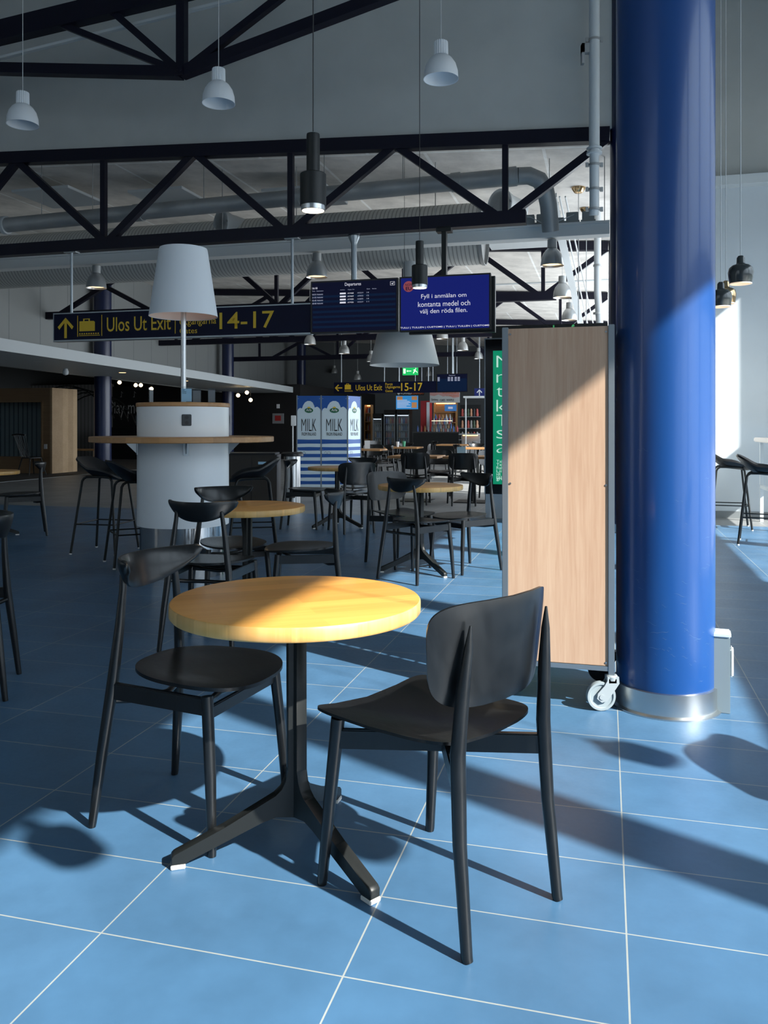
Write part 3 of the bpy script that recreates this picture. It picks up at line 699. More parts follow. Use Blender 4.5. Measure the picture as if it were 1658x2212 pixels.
xb = x1; MB().b2((x0+.1, .06, 2.30), (x1+.04, .13, 2.96)).obj('rear_case', m_black_plastic, t)
txt('Fyll i anmälan om', m_scr_txt2, t, S(.245, .74, 2.70, 2.765), -.026)
txt('kontanta medel och', m_scr_txt2, t, S(.21, .78, 2.615, 2.675), -.026)
txt('välj den röda filen.', m_scr_txt2, t, S(.23, .75, 2.52, 2.59), -.026)
txt('TULLI | TULLEN | CUSTOMS | TULLI | TULLEN | CUSTOMS', m_scr_txt2, t, S(.012, .985, 2.358, 2.383), -.026, .012)
b = MB().m(m_scr_red); cx_, cz_ = x0+(x1-x0)*.105, 2.865
b.prism([(.065*math.cos(a*pi/12), .065*math.sin(a*pi/12)) for a in range(24)], lambda a, c: Vector((cx_+a, -.0245, cz_+c)), (0, -.001, 0)); b.obj('badge', None, t)
txt('NON', m_sign, t, (cx_-.04, cz_+.005, cx_+.045, cz_+.035), -.0265); txt('EU', m_scr_black, t, (cx_-.035, cz_-.045, cx_+.035, cz_-.005), -.0265, .02)
x, _ = on(958, 0, US); b = MB(); b.b2((x-.028, .0, 2.9), (x+.028, .09, 3.56)).b2((x-.09, -.02, 3.5), (x+.09, .11, 3.56)); b.obj('hanger', m_black_metal, t)
# far sign
U2 = 26.3
t = thing('direction_sign', 'smaller distant navy sign with left arrow and gates 15-17', 'sign', UV(U2, 0, 0), RZ)
va, _ = on(721, 0, U2); vb, _ = on(942, 0, U2); zb, zt = 2.28, 2.65
MB().b2((va, 0, zb), (vb, .09, zt)).obj('panel', m_sign, t)
b = MB().m(m_yellow); q = sx(723, 739, 2.35, 2.58, U2); arrow(b, q[0], q[1], q[2], q[3], 1); b.obj('arrow_symbol', None, t).location = (0, -.006, 0)
b = MB().m(m_yellow); suitcase(b, *sx(744, 762, 2.34, 2.6, U2)); b.obj('suitcase_symbol', None, t).location = (0, -.006, 0)
txt('Ulos Ut Exit', m_yellow, t, sx(768, 825, 2.37, 2.56, U2), -.006, .008)
txt('Portit', m_yellow, t, sx(832, 848, 2.53, 2.61, U2), -.006, .006); txt('Utgångarna', m_yellow, t, sx(832, 864, 2.41, 2.52, U2), -.006, .006); txt('Gates', m_yellow, t, sx(832, 848, 2.31, 2.39, U2), -.006, .006)
txt('15-17', m_yellow, t, sx(866, 912, 2.34, 2.60, U2), -.006, .01)
for px in (736, 829, 924): x, _ = on(px, 0, U2); MB().tube([(x, .05, zt), (x, .05, zc(x))], .018, 8).obj('hanger', m_alu, t)
t, x0, x1 = screen('small distant departures screen beside the gates 15-17 sign', 943, 1010, 2.28, 2.88, m_scr_black, u=U2)
MB().b2((x0+.03, -.028, 2.32), (x1-.03, -.024, 2.72)).obj('row_band', m_scr_row, t)
txt('Departures', m_scr_txt, t, S(.4, .6, 2.80, 2.84), -.028)
for fx in (.03, .36, .46, .58, .68):
    for k in range(4): q = S(fx, fx+.07, 2.75-k*.035, 2.77-k*.035); MB().b2((q[0], -.03, q[1]), (q[2], -.028, q[3])).obj('flight_row', m_scr_txt, t)
x = (x0+x1)/2; MB().tube([(x, .05, 2.88), (x, .05, zc(x))], .03, 8).obj('hanger', m_alu, t)
# exit sign
UE = 24.0; t = thing('exit_sign', 'green lit emergency exit sign with running figure', 'exit sign', UV(UE, 0, 0), RZ)
va, z1 = on(869, 793, UE); vb, z0 = on(902, 810, UE)
MB().b2((va, 0, z0), (vb, .06, z1)).obj('panel', m_exit, t)
W = vb-va; Hh = z1-z0; f = lambda a, c: Vector((va+a*W, -.004, z0+c*Hh)); b = MB().m(m_exit_w)
b.prism([(.06, .2), (.2, .2), (.2, .8), (.06, .8)], f, (0, -.001, 0)); b.prism([(.26, .5), (.34, .62), (.34, .54), (.58, .54), (.58, .46), (.34, .46), (.34, .38)], f, (0, -.001, 0))
b.prism([(.68, .2), (.74, .2), (.8, .42), (.9, .42), (.95, .25), (.98, .28), (.93, .5), (.84, .5), (.88, .68), (.82, .72), (.7, .62), (.7, .56), (.78, .6), (.74, .45)], f, (0, -.001, 0)); b.prism([(.84, .76), (.9, .76), (.9, .86), (.84, .86)], f, (0, -.001, 0))
b.obj('pictogram', None, t); MB().tube([(va+W/2, .03, z1), (va+W/2, .03, zc(va))], .012, 6).obj('hanger', m_alu, t)
UE = 26.0; t = thing('arrow_sign', 'small blue sign with a white up arrow beside the lightbox', 'sign', UV(UE, 0, 0), RZ)
va, z1 = on(1024, 839, UE); vb, z0 = on(1046, 857, UE); MB().b2((va, 0, z0), (vb, .05, z1)).obj('panel', mat('blue sign face', (.01, .02, .14), .4), t)
b = MB().m(m_paper_w); q = sx(1029, 1041, z0+.03, z1-.03, UE); arrow(b, *q); b.obj('pictogram', None, t).location = (0, -.003, 0); MB().tube([((va+vb)/2, .03, z1), ((va+vb)/2, .03, zc(va))], .012, 6).obj('hanger', m_alu, t)

# green advertising totem
UP = on(1048, 0, 10.5); pG = floor_at(1048, 1118); uG = pG.x*SA+pG.y*CA; vG = pG.x*CA-pG.y*SA
t = thing('advertising_totem', 'tall black lightbox with green poster standing behind the trolley', 'advertising display', UV(uG, vG, 0), RZ)
MB().b2((0, 0, .31), (1.25, .25, 2.33)).obj('casing', mat('gloss black casing', (.004, .004, .005), .2), t)
MB().b2((0, .0, 0), (1.25, .25, .31)).obj('plinth', mat('pale grey plinth', (.45, .5, .54), .5), t)
MB().b2((.10, -.006, .44), (1.15, 0, 2.18)).obj('poster', m_green, t)
b = MB(); b.b2((-.012, -.012, .31), (0, .26, 2.33)).b2((-.012, -.012, 2.33), (1.26, .26, 2.345)); b.obj('edge', m_alu, t)
tz = lambda py: H+(PY-py)/F*10.85
for s, y0_, y1_, xx in (('M', 769, 794, .19), ('n', 809, 827, .12), ('ta', 837, 857, .21), ('k', 864, 889, .12), ('T', 896, 920, .15), ('s', 929, 947, .11), ('a', 959, 978, .12)):
    txt(s, m_green_txt, t, (.145, tz(y1_), .145+xx, tz(y0_)), -.008, -.012)
for k, s in enumerate(('Talous', 'Talous', 'Rahoi', 'Liiket', 'HR', 'ERP')):
    txt(s, m_green_txt, t, (.145, tz(1000-1+k*7), .145+.028*len(s), tz(994-1+k*7)), -.008)
txt('green', m_green_txt, t, (.145, tz(1039), .30, tz(1032)), -.008, .01)
# dark fascia board over the trolley top with green letters
t = thing('shop_fascia', 'dark board with green letters just above the trolley top', 'sign', UV(12.6, 0, 0), RZ)
va, z0 = on(1062, 760, 12.6); vb, z1 = on(1312, 694, 12.6)
MB().b2((va, 0, z0), (vb, .1, z1-.02)).obj('board', mat('matt black board', (.01, .012, .012), .5), t)
txt('groeenplan f', mat('green lettering', (.05, .3, .12), .5, emit=(.04, .3, .1), es=.7), t, (on(1102, 0, 12.6)[0], z1-.30, on(1240, 0, 12.6)[0], z1-.03), -.005, .01)
b = MB()
for x in (va+.15, vb-.15): b.b2((x-.04, .02, 0), (x+.04, .08, z0))
b.obj('posts', m_black_metal, t)

# ================================================================= TABLES
def make_round_table(label, c, ang):
    t = thing('round_table', label, 'table', c, 0, 'round cafe tables')
    R = .35; ZT = .715
    b = MB().m(m_beech); b.lathe([(0, ZT), (R-.008, ZT), (R-.003, ZT-.001)], seg=96, smooth=False)
    b.m(m_beech_edge); b.lathe([(R-.003, ZT-.001), (R, ZT-.005), (R, ZT-.033), (R-.004, ZT-.038)], seg=96)
    b.lathe([(R-.004, ZT-.038), (0, ZT-.038)], seg=96); b.obj('tabletop', None, t).rotation_euler = (0, 0, math.radians(20))
    MB().box((0, 0, .40), (.036, .036, .54), bev=.004).obj('post', m_black_metal, t)
    MB().lathe([(0, ZT-.038), (.13, ZT-.038), (.13, ZT-.046), (.0, ZT-.046)], seg=32).obj('mounting_plate', m_black_metal, t)
    prof = [(0, .10), (0, .668), (.027, .668), (.026, .235), (.030, .205), (.042, .182), (.06, .166), (.20, .098), (.335, .042), (.343, .034), (.343, .012), (.305, .012), (.296, .022), (.10, .098), (.06, .112)]
    for k, a in enumerate(ang):
        l = MB().prism(prof, lambda x, z: Vector((x, -.017, z)), (0, .034, 0)); bmesh.ops.bevel(l.bm, geom=l.bm.edges[:], offset=.0025, segments=1, affect='EDGES')
        lo = l.obj('leg', m_black_metal, t); lo.rotation_euler = (0, 0, math.radians(a))
        MB().b2((.305, -.018, 0), (.344, .018, .012), bev=.002).obj('foot_pad', m_pad, lo)
    return t
T1 = make_round_table('round wooden cafe table in the sunlit foreground', (-.247, 2.34, 0), (195, 311, 74))
G = 'round cafe tables'
dup(T1, (-.832, 5.05, 0), math.radians(40), 'round cafe table in front of the white kiosk')
dup(T1, (.30, 6.83, 0), math.radians(-8), 'round cafe table just left of the wooden trolley')
dup(T1, (-.553, 9.85, 0), math.radians(20), 'round cafe table in front of the striped milk display')
dup(T1, (-4.31, 8.95, 0), math.radians(80), 'round cafe table cut off at the left edge')
def make_square_table(label, c, w_=.7, dd=.7, rz=RZ):
    t = thing('square_table', label, 'table', c, rz, 'square cafe tables')
    MB().b2((-w_/2, -dd/2, .69), (w_/2, dd/2, .725), bev=.003).obj('tabletop', m_wood_dull, t)
    MB().box((0, 0, .35), (.05, .05, .67)).obj('post', m_black_metal, t)
    MB().b2((-.25, -.25, 0), (.25, .25, .012), bev=.003).obj('base_plate', m_black_metal, t)
    return t
def fp(px, d): return ((px-PX)/F*d, d, 0)
SQ = make_square_table('square table behind the left of the two black plywood chairs', fp(900, 13.3), .80, .7)
dup(SQ, fp(1018, 13.1), RZ, 'square table behind the right of the two black plywood chairs')
dup(SQ, fp(790, 17.2), RZ, 'square table just right of the striped milk display')
dup(SQ, fp(870, 18.8), RZ, 'square table carrying two cups in the dark seating area')
dup(SQ, fp(1032, 18.2), RZ, 'square table close to the green lightbox, far back')
dup(SQ, fp(980, 21.5), RZ, 'small distant square table in front of the shop counter')

# ================================================================= CHAIRS
def make_ply_chair(label, c, face):
    t = thing('plywood_chair', label, 'chair', c, math.radians(face-90), 'black cafe chairs')
    zf = lambda x, y: .427+.026*(x/.2)**2-.008*(y/.2)+.010*(y/.22)**2
    MB().panel(superell(.188, .218, .225, .225, 64, 7.5), lambda x, y: Vector((x, y+.06, zf(x, y))), lambda x, y: Vector((-.3*x, 0, 1)).normalized(), .012, 8).obj('seat', m_black_seat, t)
    Rb = .38
    def fb(s, h):
        a = s/Rb; tilt = .12*(h+.1)
        return Vector((Rb*math.sin(a), -.205-tilt+Rb*(1-math.cos(a)), .680+h))
    def nb(s, h):
        a = s/Rb; return Vector((-math.sin(a), math.cos(a), .1)).normalized()
    MB().panel(superell(.218, .245, .138, .115, 64, 4.4), fb, nb, .012, 8).obj('backrest', m_black_wood, t)
    for sx_ in (-1, 1):
        MB().tube([(sx_*.176, -.236, 0), (sx_*.176, -.233, .01), (sx_*.171, -.208, .25), (sx_*.166, -.198, .45), (sx_*.158, -.207, .60), (sx_*.150, -.216, .69), (sx_*.147, -.220, .745)], [.0125, .0135, .0165, .0185, .016, .011, .003], 16).obj('leg', m_black_wood, t)
        MB().tube([(sx_*.207, .235, 0), (sx_*.207, .234, .01), (sx_*.198, .215, .22), (sx_*.186, .195, .44)], [.0125, .0135, .0165, .0185], 16).obj('leg', m_black_wood, t)
    for sx_ in (-1, 1):
        MB().bar((sx_*.166, -.192, .388), (-sx_*.186, .192, .388), .02, .05, .003).obj('cross_rail', m_black_wood, t)
    MB().box((0, 0.02, .413), (.12, .12, .012), bev=.003).obj('seat_block', m_black_wood, t)
    return t
def make_horn_chair(label, c, face):
    t = thing('curved_back_chair', label, 'chair', c, math.radians(face-90), 'black cafe chairs')
    def seat_z(x, y): return .447+.012*(x/.2)**2-.006*(y/.2)+.008*max(0, -y/.2)**2
    out = []
    for k in range(56):
        a = 2*pi*k/56; cx, sy = math.cos(a), math.sin(a); e = 2.6
        x = math.copysign(abs(cx)**(2/e), cx); y = math.copysign(abs(sy)**(2/e), sy)
        f_ = (y+1)/2; out.append((x*(.165+.055*f_**.7), y*.215))
    MB().panel(out, lambda x, y: Vector((x, y+.05, seat_z(x, y))), lambda x, y: Vector((0, 0, 1)), .017, 8).obj('seat', m_black_seat, t)
    b = MB(); n = 30; seg = 14; rings = []
    for i in range(n+1):
        s = -1+2*i/n; a = s*1.02; Rr = .255
        x = Rr*math.sin(a)*.89; y = -.205+Rr*(1-math.cos(a))*.86
        hgt = .110*(1-.74*abs(s)**2.2); th = .021+.007*abs(s)**3
        ed = max(.0, 1-max(0, (abs(s)-.93)/.07)**2)**.5 if abs(s) > .93 else 1
        hgt *= max(.16, ed); th *= max(.25, ed)
        zt_ = .798+.004*s*s; zc_ = zt_-hgt/2-(.012 if abs(s) > .93 else 0)*(1-ed)
        nx, ny = -math.sin(a), math.cos(a); ring = []
        for k in range(seg):
            q = 2*pi*k/seg; c_, s_ = math.cos(q), math.sin(q)
            o_ = math.copysign(abs(c_)**.7, c_)*th/2; zz = math.copysign(abs(s_)**.85, s_)*hgt/2
            o_ -= zz*.28                        # leans back towards the top
            ring.append(b.bm.verts.new((x+nx*o_, y+ny*o_, zc_+zz)))
        rings.append(ring)
    for r0, r1 in zip(rings, rings[1:]):
        for k in range(seg):
            fc = b.f((r0[k], r0[(k+1) % seg], r1[(k+1) % seg], r1[k])); fc.smooth = True
    b.f(rings[0][::-1]); b.f(rings[-1]); b.obj('backrest', m_black_wood, t)
    for sx_ in (-1, 1):
        MB().tube([(sx_*.203, -.222, 0), (sx_*.203, -.22, .012), (sx_*.187, -.197, .22), (sx_*.168, -.174, .42), (sx_*.145, -.166, .60), (sx_*.131, -.166, .70), (sx_*.125, -.17, .745)], [.0115, .0125, .0165, .0185, .0145, .0115, .011], 16).obj('leg', m_black_wood, t)
        MB().tube([(sx_*.213, .208, 0), (sx_*.212, .207, .012), (sx_*.202, .195, .22), (sx_*.188, .175, .435)], [.0115, .0125, .0165, .0175], 16).obj('leg', m_black_wood, t)
        MB().bar((sx_*.170, -.172, .405), (sx_*.19, .178, .405), .017, .05, .003).obj('side_rail', m_black_wood, t)
    for yy, zz in ((.172, .40), (-.178, .375)):
        ww = .187 if yy > 0 else .17; MB().tube([(-ww, yy, zz), (-.1, yy*.72, zz-.012), (0, yy*.55, zz-.016), (.1, yy*.72, zz-.012), (ww, yy, zz)], .0105, 10).obj('curved_stretcher', m_black_wood, t)
    MB().bar((-.187, .176, .385), (.187, .176, .385), .016, .036, .003).obj('cross_rail', m_black_wood, t)
    return t
PCH = make_ply_chair('black plywood-back chair in the right foreground, seen from behind', (.150, 2.146, 0), 134)
HCH = make_horn_chair('black curved-back chair left of the foreground table', (-.592, 2.585, 0), -22)
def pch(x, y, face, label): return dup(PCH, (x, y, 0), math.radians(face-90), label)
def hch(x, y, face, label): return dup(HCH, (x, y, 0), math.radians(face-90), label)
hch(-.955, 4.58, 80, 'black curved-back chair right behind the foreground left chair')
hch(-1.0, 5.36, -62, 'black curved-back chair in front of the kiosk, facing the viewer')
hch(-.47, 5.12, 184, 'black curved-back chair turned left, between the two middle tables')
hch(.25, 6.52, 47, 'black curved-back chair with its back to us, left of the trolley')
hch(.68, 6.94, 214, 'black curved-back chair directly beside the trolley left edge')
pch(.12, 7.22, -53, 'plywood chair whose backrest shines pale blue in the light')
pch(-.36, 9.42, 112, 'grey-sheened plywood chair behind the pale blue shining one')
hch(-.30, 10.35, -108, 'curved-back chair behind the round table at the milk display')
hch(-.96, 9.78, -6, 'curved-back chair in front of the milk display left panel')
hch(-1.92, 3.75, 196, 'black chair cut off by the left edge, nearest of the left ones')
hch(-3.96, 9.13, 205, 'black curved-back chair at the left edge below the wooden booth')
pch(.49, 12.75, 84, 'left of two matching black plywood chairs in front of square tables')
pch(1.19, 12.6, 90, 'right of two matching black plywood chairs in front of square tables')
for k, (px, d, f_, kind, lab) in enumerate((
        (948, 13.9, -95, 'p', 'dark chair on the far side of the left square table'), (1066, 13.6, -80, 'p', 'dark chair next to the lightbox behind the right square table'),
        (763, 16.9, 20, 'h', 'dark curved-back chair at the edge of the milk display'), (826, 16.9, 200, 'h', 'dark chair at the right side of the table by the milk display'),
        (806, 18.0, -90, 'p', 'dark chair on the far side of the table by the milk display'), (836, 18.6, 10, 'p', 'dark chair left of the table with the cups'),
        (908, 18.8, 178, 'p', 'dark chair right of the table with the cups'), (875, 19.7, -90, 'h', 'dark chair behind the table with the cups'),
        (1000, 18.0, 5, 'h', 'dark chair left of the far table near the lightbox'), (1030, 19.0, -90, 'h', 'dark chair behind the far table near the lightbox'),
        (950, 21.6, 10, 'h', 'small distant dark chair before the shop counter, left one'), (1012, 21.6, 170, 'h', 'small distant dark chair before the shop counter, right one'),
        (812, 22.5, -60, 'p', 'distant plywood chair in front of the drinks fridges, left'), (770, 20.5, 60, 'p', 'distant plywood chair hidden partly by the milk display'))):
    (pch if kind == 'p' else hch)((px-PX)/F*d, d, f_, lab)

# ================================================================= BAR STOOLS
def make_stool(label, c, face):
    t = thing('bar_stool', label, 'bar stool', c, math.radians(face-90), 'black bar stools')
    def fz(x, y):
        back = max(0, (-y-.05)/.15); return .713+.13*back**1.5+.05*(x/.21)**2-.02*(y/.2)+.02*abs(x/.22)**3
    MB().panel(superell(.235, .225, .225, .215, 48, 2.7), lambda x, y: Vector((x*(1+.0*y), y-.02*max(0, (-y-.1)/.1), fz(x, y))), lambda x, y: Vector((-.4*x, .5 if y < -.12 else 0, 1)).normalized(), .028, 9).obj('seat', m_black_plastic, t)
    for sx_ in (-1, 1):
        p = [(sx_*.235, .225, 0), (sx_*.16, .15, .68), (sx_*.155, .135, .705), (sx_*.15, .11, .72), (sx_*.15, 0, .722), (sx_*.15, -.11, .72), (sx_*.155, -.135, .705), (sx_*.16, -.15, .68), (sx_*.235, -.225, 0)]
        MB().tube(p, .0115, 12).obj('leg_frame', m_black_metal, t)
    q = lambda sx_, sy_, z: Vector((sx_*(.235-.075*z/.68), sy_*(.225-.075*z/.68), z))
    b = MB()
    cs = [q(-1, -1, .28), q(1, -1, .28), q(1, 1, .28), q(-1, 1, .28)]
    for i in range(4): b.tube([cs[i], cs[(i+1) % 4]], .0065, 8)
    b.obj('foot_rail', m_black_metal, t)
    for sx_ in (-1, 1):
        for sy_ in (-1, 1): MB().tube([q(sx_, sy_, 0), q(sx_, sy_, .012)], .0135, 10).obj('foot_cap', m_pad, t)
    return t
ST = make_stool('black bar stool farthest left at the kiosk counter', (-2.66, 7.92, 0), -10)
def stool(x, y, face, lab): return dup(ST, (x, y, 0), math.radians(face-90), lab)
stool(-2.16, 7.22, 28, 'black bar stool at the kiosk, nearest to the white drum')
stool(-1.22, 7.7, 190, 'black bar stool on the right side of the white kiosk')
stool(4.06, 9.75, -18, 'black bar stool by the right wall, next to the column edge')
stool(2.05, 2.25, 200, 'unseen black bar stool added at the right for its floor shadow')  # stands out of view, put in to cast a dark patch on the floor
stool(3.86, 8.45, -25, 'black bar stool at the far right edge, the nearer one')

# ================================================================= WOODEN TROLLEY
t = thing('tray_trolley', 'tall trolley on castors with pale oak end panel beside the blue column', 'trolley', (.960, 3.5, 0), RZ)
Wd, Dp, z0, z1 = .446, .40, .165, 1.628
for x in (0, -Wd+.0):
    for y in (0, Dp):
        MB().box((x-.0125*0, y, (z0-.03+z1)/2), (.026, .026, z1-z0+.03), bev=.002).obj('upright', m_alu, t)
for y, nm in ((-.002, 'end_panel'), (Dp+.002, 'end_panel')):
    MB().b2((-Wd+.013, y-.004, z0+.022), (-.013, y+.004, z1-.006)).obj(nm, m_oak, t, label='pale oak laminate panel')
for x in (-Wd+.022, -.022):
    for z in (z1-.03, .95, z0+.035):
        MB().tube([(x, -.0085, z), (x, -.006, z)], .0045, 10).obj('screw', m_steel, t)
MB().b2((-Wd, -.01, z0+.0), (0, Dp+.01, z0+.02)).obj('bottom_shelf', m_alu, t)
MB().b2((-Wd, .0, z1-.02), (0, Dp, z1-.006)).obj('top_shelf', m_alu, t)
for k in range(9):
    b = MB()
    for x in (-Wd+.016, -.016): b.b2((x-.01, .01, .3+k*.145), (x+.01, Dp-.01, .304+k*.145))
    b.obj('tray_runner', m_alu, t)
def castor(x, y, rz, nm='castor', dark=False):
    mt = m_black_plastic if dark else m_castor
    e = MB(); e.lathe([(0, .150), (.022, .150), (.026, .144), (.024, .128), (0, .124)], seg=24)
    for sy in (-.019, .019):
        e.prism([(-.022, .146), (.026, .146), (.028, .118), (.006, .085), (-.022, .044), (-.046, .038), (-.066, .054), (-.062, .076), (-.034, .108), (-.022, .13)], lambda a, c: Vector((a, sy-.003, c)), (0, .006, 0))
    e.box((0, 0, .128), (.044, .044, .03), bev=.006)
    o = e.obj('castor', mt, t, (x, y, 0), rz)
    wv = MB(); R_ = .061
    prof = [(.018, -.008), (.046, -.010), (.050, -.015), (R_-.002, -.015), (R_, -.009), (R_, .009), (R_-.002, .015), (.050, .015), (.046, .010), (.018, .008)]
    wv.lathe(prof, seg=40); wv.lathe([(0, -.013), (.02, -.013), (.022, -.008)], seg=24); wv.lathe([(.022, .008), (.02, .013), (0, .013)], seg=24)
    w_ = wv.obj('wheel', mat('castor wheel', (.27, .32, .34), .4) if not dark else m_black_plastic, o, (-.045, 0, R_)); w_.rotation_euler = (pi/2, 0, 0)
    a = MB(); a.tube([(-.045, -.025, R_), (-.045, .025, R_)], .011, 16); a.obj('axle', mt, o)
castor(0, 0, math.radians(15)); castor(-Wd, 0, math.radians(40)); castor(.0, Dp, math.radians(5), dark=True); castor(-Wd, Dp, math.radians(30), dark=True)
# power post by the column
p = floor_at(1564, 1541)
t = thing('power_post', 'short grey socket post on the floor right of the blue column', 'power post', (p.x, p.y+.04, 0), math.radians(-20))
MB().b2((-.036, -.04, 0), (.036, .04, .315), bev=.002).obj('body', mat('satin grey post', (.30, .37, .40), .35, .3), t)
MB().b2((-.040, -.044, .315), (.040, .044, .335), bev=.005).obj('cap', mat('pale post cap', (.62, .70, .72), .4), t)
MB().b2((.036, -.03, .15), (.05, .03, .27), bev=.006).obj('socket', mat('white socket plastic', (.8, .8, .8), .4), t)

# ================================================================= WHITE ROUND KIOSK
K = Vector((-1.64, 6.78, 0)); R = .366
t = thing('round_kiosk', 'white cylindrical kiosk with a round wooden counter ring', 'kiosk', K)
MB().lathe([(0, 0), (R-.02, 0), (R-.02, .4), (0, .4)], seg=72).obj('plinth', mat('mirror steel plinth', (.5, .5, .5), .12, 1), t, label='mirrored steel plinth')
MB().lathe([(0, .4), (R, .4), (R, 1.07), (0, 1.07)], seg=72).obj('lower_drum', m_white, t)
MB().lathe([(0, 1.112), (R, 1.112), (R, 1.352), (0, 1.352)], seg=72).obj('upper_drum', m_white, t)
b = MB().m(m_wood_dull); b.lathe([(R-.02, 1.115), (.728, 1.115), (.733, 1.11), (.733, 1.075), (.728, 1.07), (R-.02, 1.07)], seg=96); b.obj('counter_ring', None, t, label='round wooden standing counter')
MB().lathe([(0, 1.385), (R+.004, 1.385), (R+.008, 1.38), (R+.008, 1.357), (R+.003, 1.352), (0, 1.352)], seg=72).obj('wooden_cap', m_wood_dull, t)
a0 = math.atan2(-K.y, -K.x)
def on_drum(a, z, r=R): return Vector((r*math.cos(a), r*math.sin(a), z))
for da, nm in ((.065, 's'), (1.65, 's'), (-1.55, 's')):
    a = a0+da; c = on_drum(a, 1.245)
    e = MB(); e.box((0, 0, 0), (.012, .074, .09), bev=.004); so = e.obj('power_socket', m_socket, t, c, a)
    e = MB()
    for zz in (-.021, .021): e.tube([(.0065, 0, zz), (.009, 0, zz)], .015, 18)
    e.obj('outlet', m_black_plastic, so)
for da in (.055, 1.45, -1.35, 2.8):
    a = a0+da; e = MB(); e.box((.004, 0, 1.02), (.006, .045, .1)); e.prism([(0, 1.068), (.09, 1.068), (.085, 1.058), (.012, .985), (0, .98)], lambda x, z: Vector((x, -.003, z)), (0, .006, 0))
    for zz in (.985, 1.0): e.tube([(.006, -.014, zz), (.009, -.014, zz)], .004, 8); e.tube([(.006, .014, zz), (.009, .014, zz)], .004, 8)
    e.obj('bracket', m_alu, t, on_drum(a, 0), a)
t = thing('kiosk_lamp', 'tall lamp with big white conical shade standing on the kiosk', 'lamp', K+Vector((0, 0, 1.385)))
MB().tube([(0, 0, 0), (0, 0, 1.2)], .021, 20).obj('pole', m_steel, t)
MB().lathe([(0, 1.06), (.03, 1.05), (.045, 1.01), (.03, .96), (.022, .92), (.022, .90)], seg=20).obj('bulb', mat('frosted bulb', (.9, .8, .7), .5, emit=(1, .72, .5), es=2.5), t)
zb = 2.094-1.385
MB().lathe([(.276, zb), (.194, zb+.545), (.190, zb+.555), (0, zb+.56), (0, zb+.552), (.188, zb+.545), (.2755, zb), (.276, zb)], seg=72).obj('shade', m_shade_w, t)
MB().lathe([(.271, zb+.004), (.187, zb+.54)], seg=72).obj('lining', m_shade_in, t)
def card(px, d, w_, h, mt, label, rz=0, zb_=1.3865):
    p = at(px, 0, d); t = thing('card_stand', label, 'card stand', (p.x, d, zb_), rz, 'acrylic card stands')
    MB().b2((-w_/2, -.0015, 0), (w_/2, .0015, h)).b2((-w_/2, -.03, 0), (w_/2, .03, .003)).obj('acrylic_holder', m_acryl, t)
    MB().b2((-w_/2+.004, -.004, .006), (w_/2-.004, -.002, h*.86)).obj('card', mt, t)
    return t
cs = card(403, 6.55, .088, .125, m_paper_b, 'pale blue card in acrylic stand at the lamp pole base')
for k, (s, z, wd) in enumerate((('WE', .092, .02), ('WANT', .08, .035), ('YOUR', .068, .035))): txt(s, m_sign, cs, (-.036, z, -.036+wd, z+.008), -.005)
card(425, 6.7, .07, .115, mat('grey menu card', (.2, .22, .24), .6), 'grey card in acrylic stand just right of the pale blue card')
card(457, 6.72, .062, .12, mat('grey menu card', (.2, .22, .24), .6), 'rightmost card in acrylic stand on the kiosk')
card(326, 6.75, .06, .125, mat('grey menu card', (.2, .22, .24), .6), 'leftmost card stand on the kiosk, seen edge-on', rz=math.radians(72))

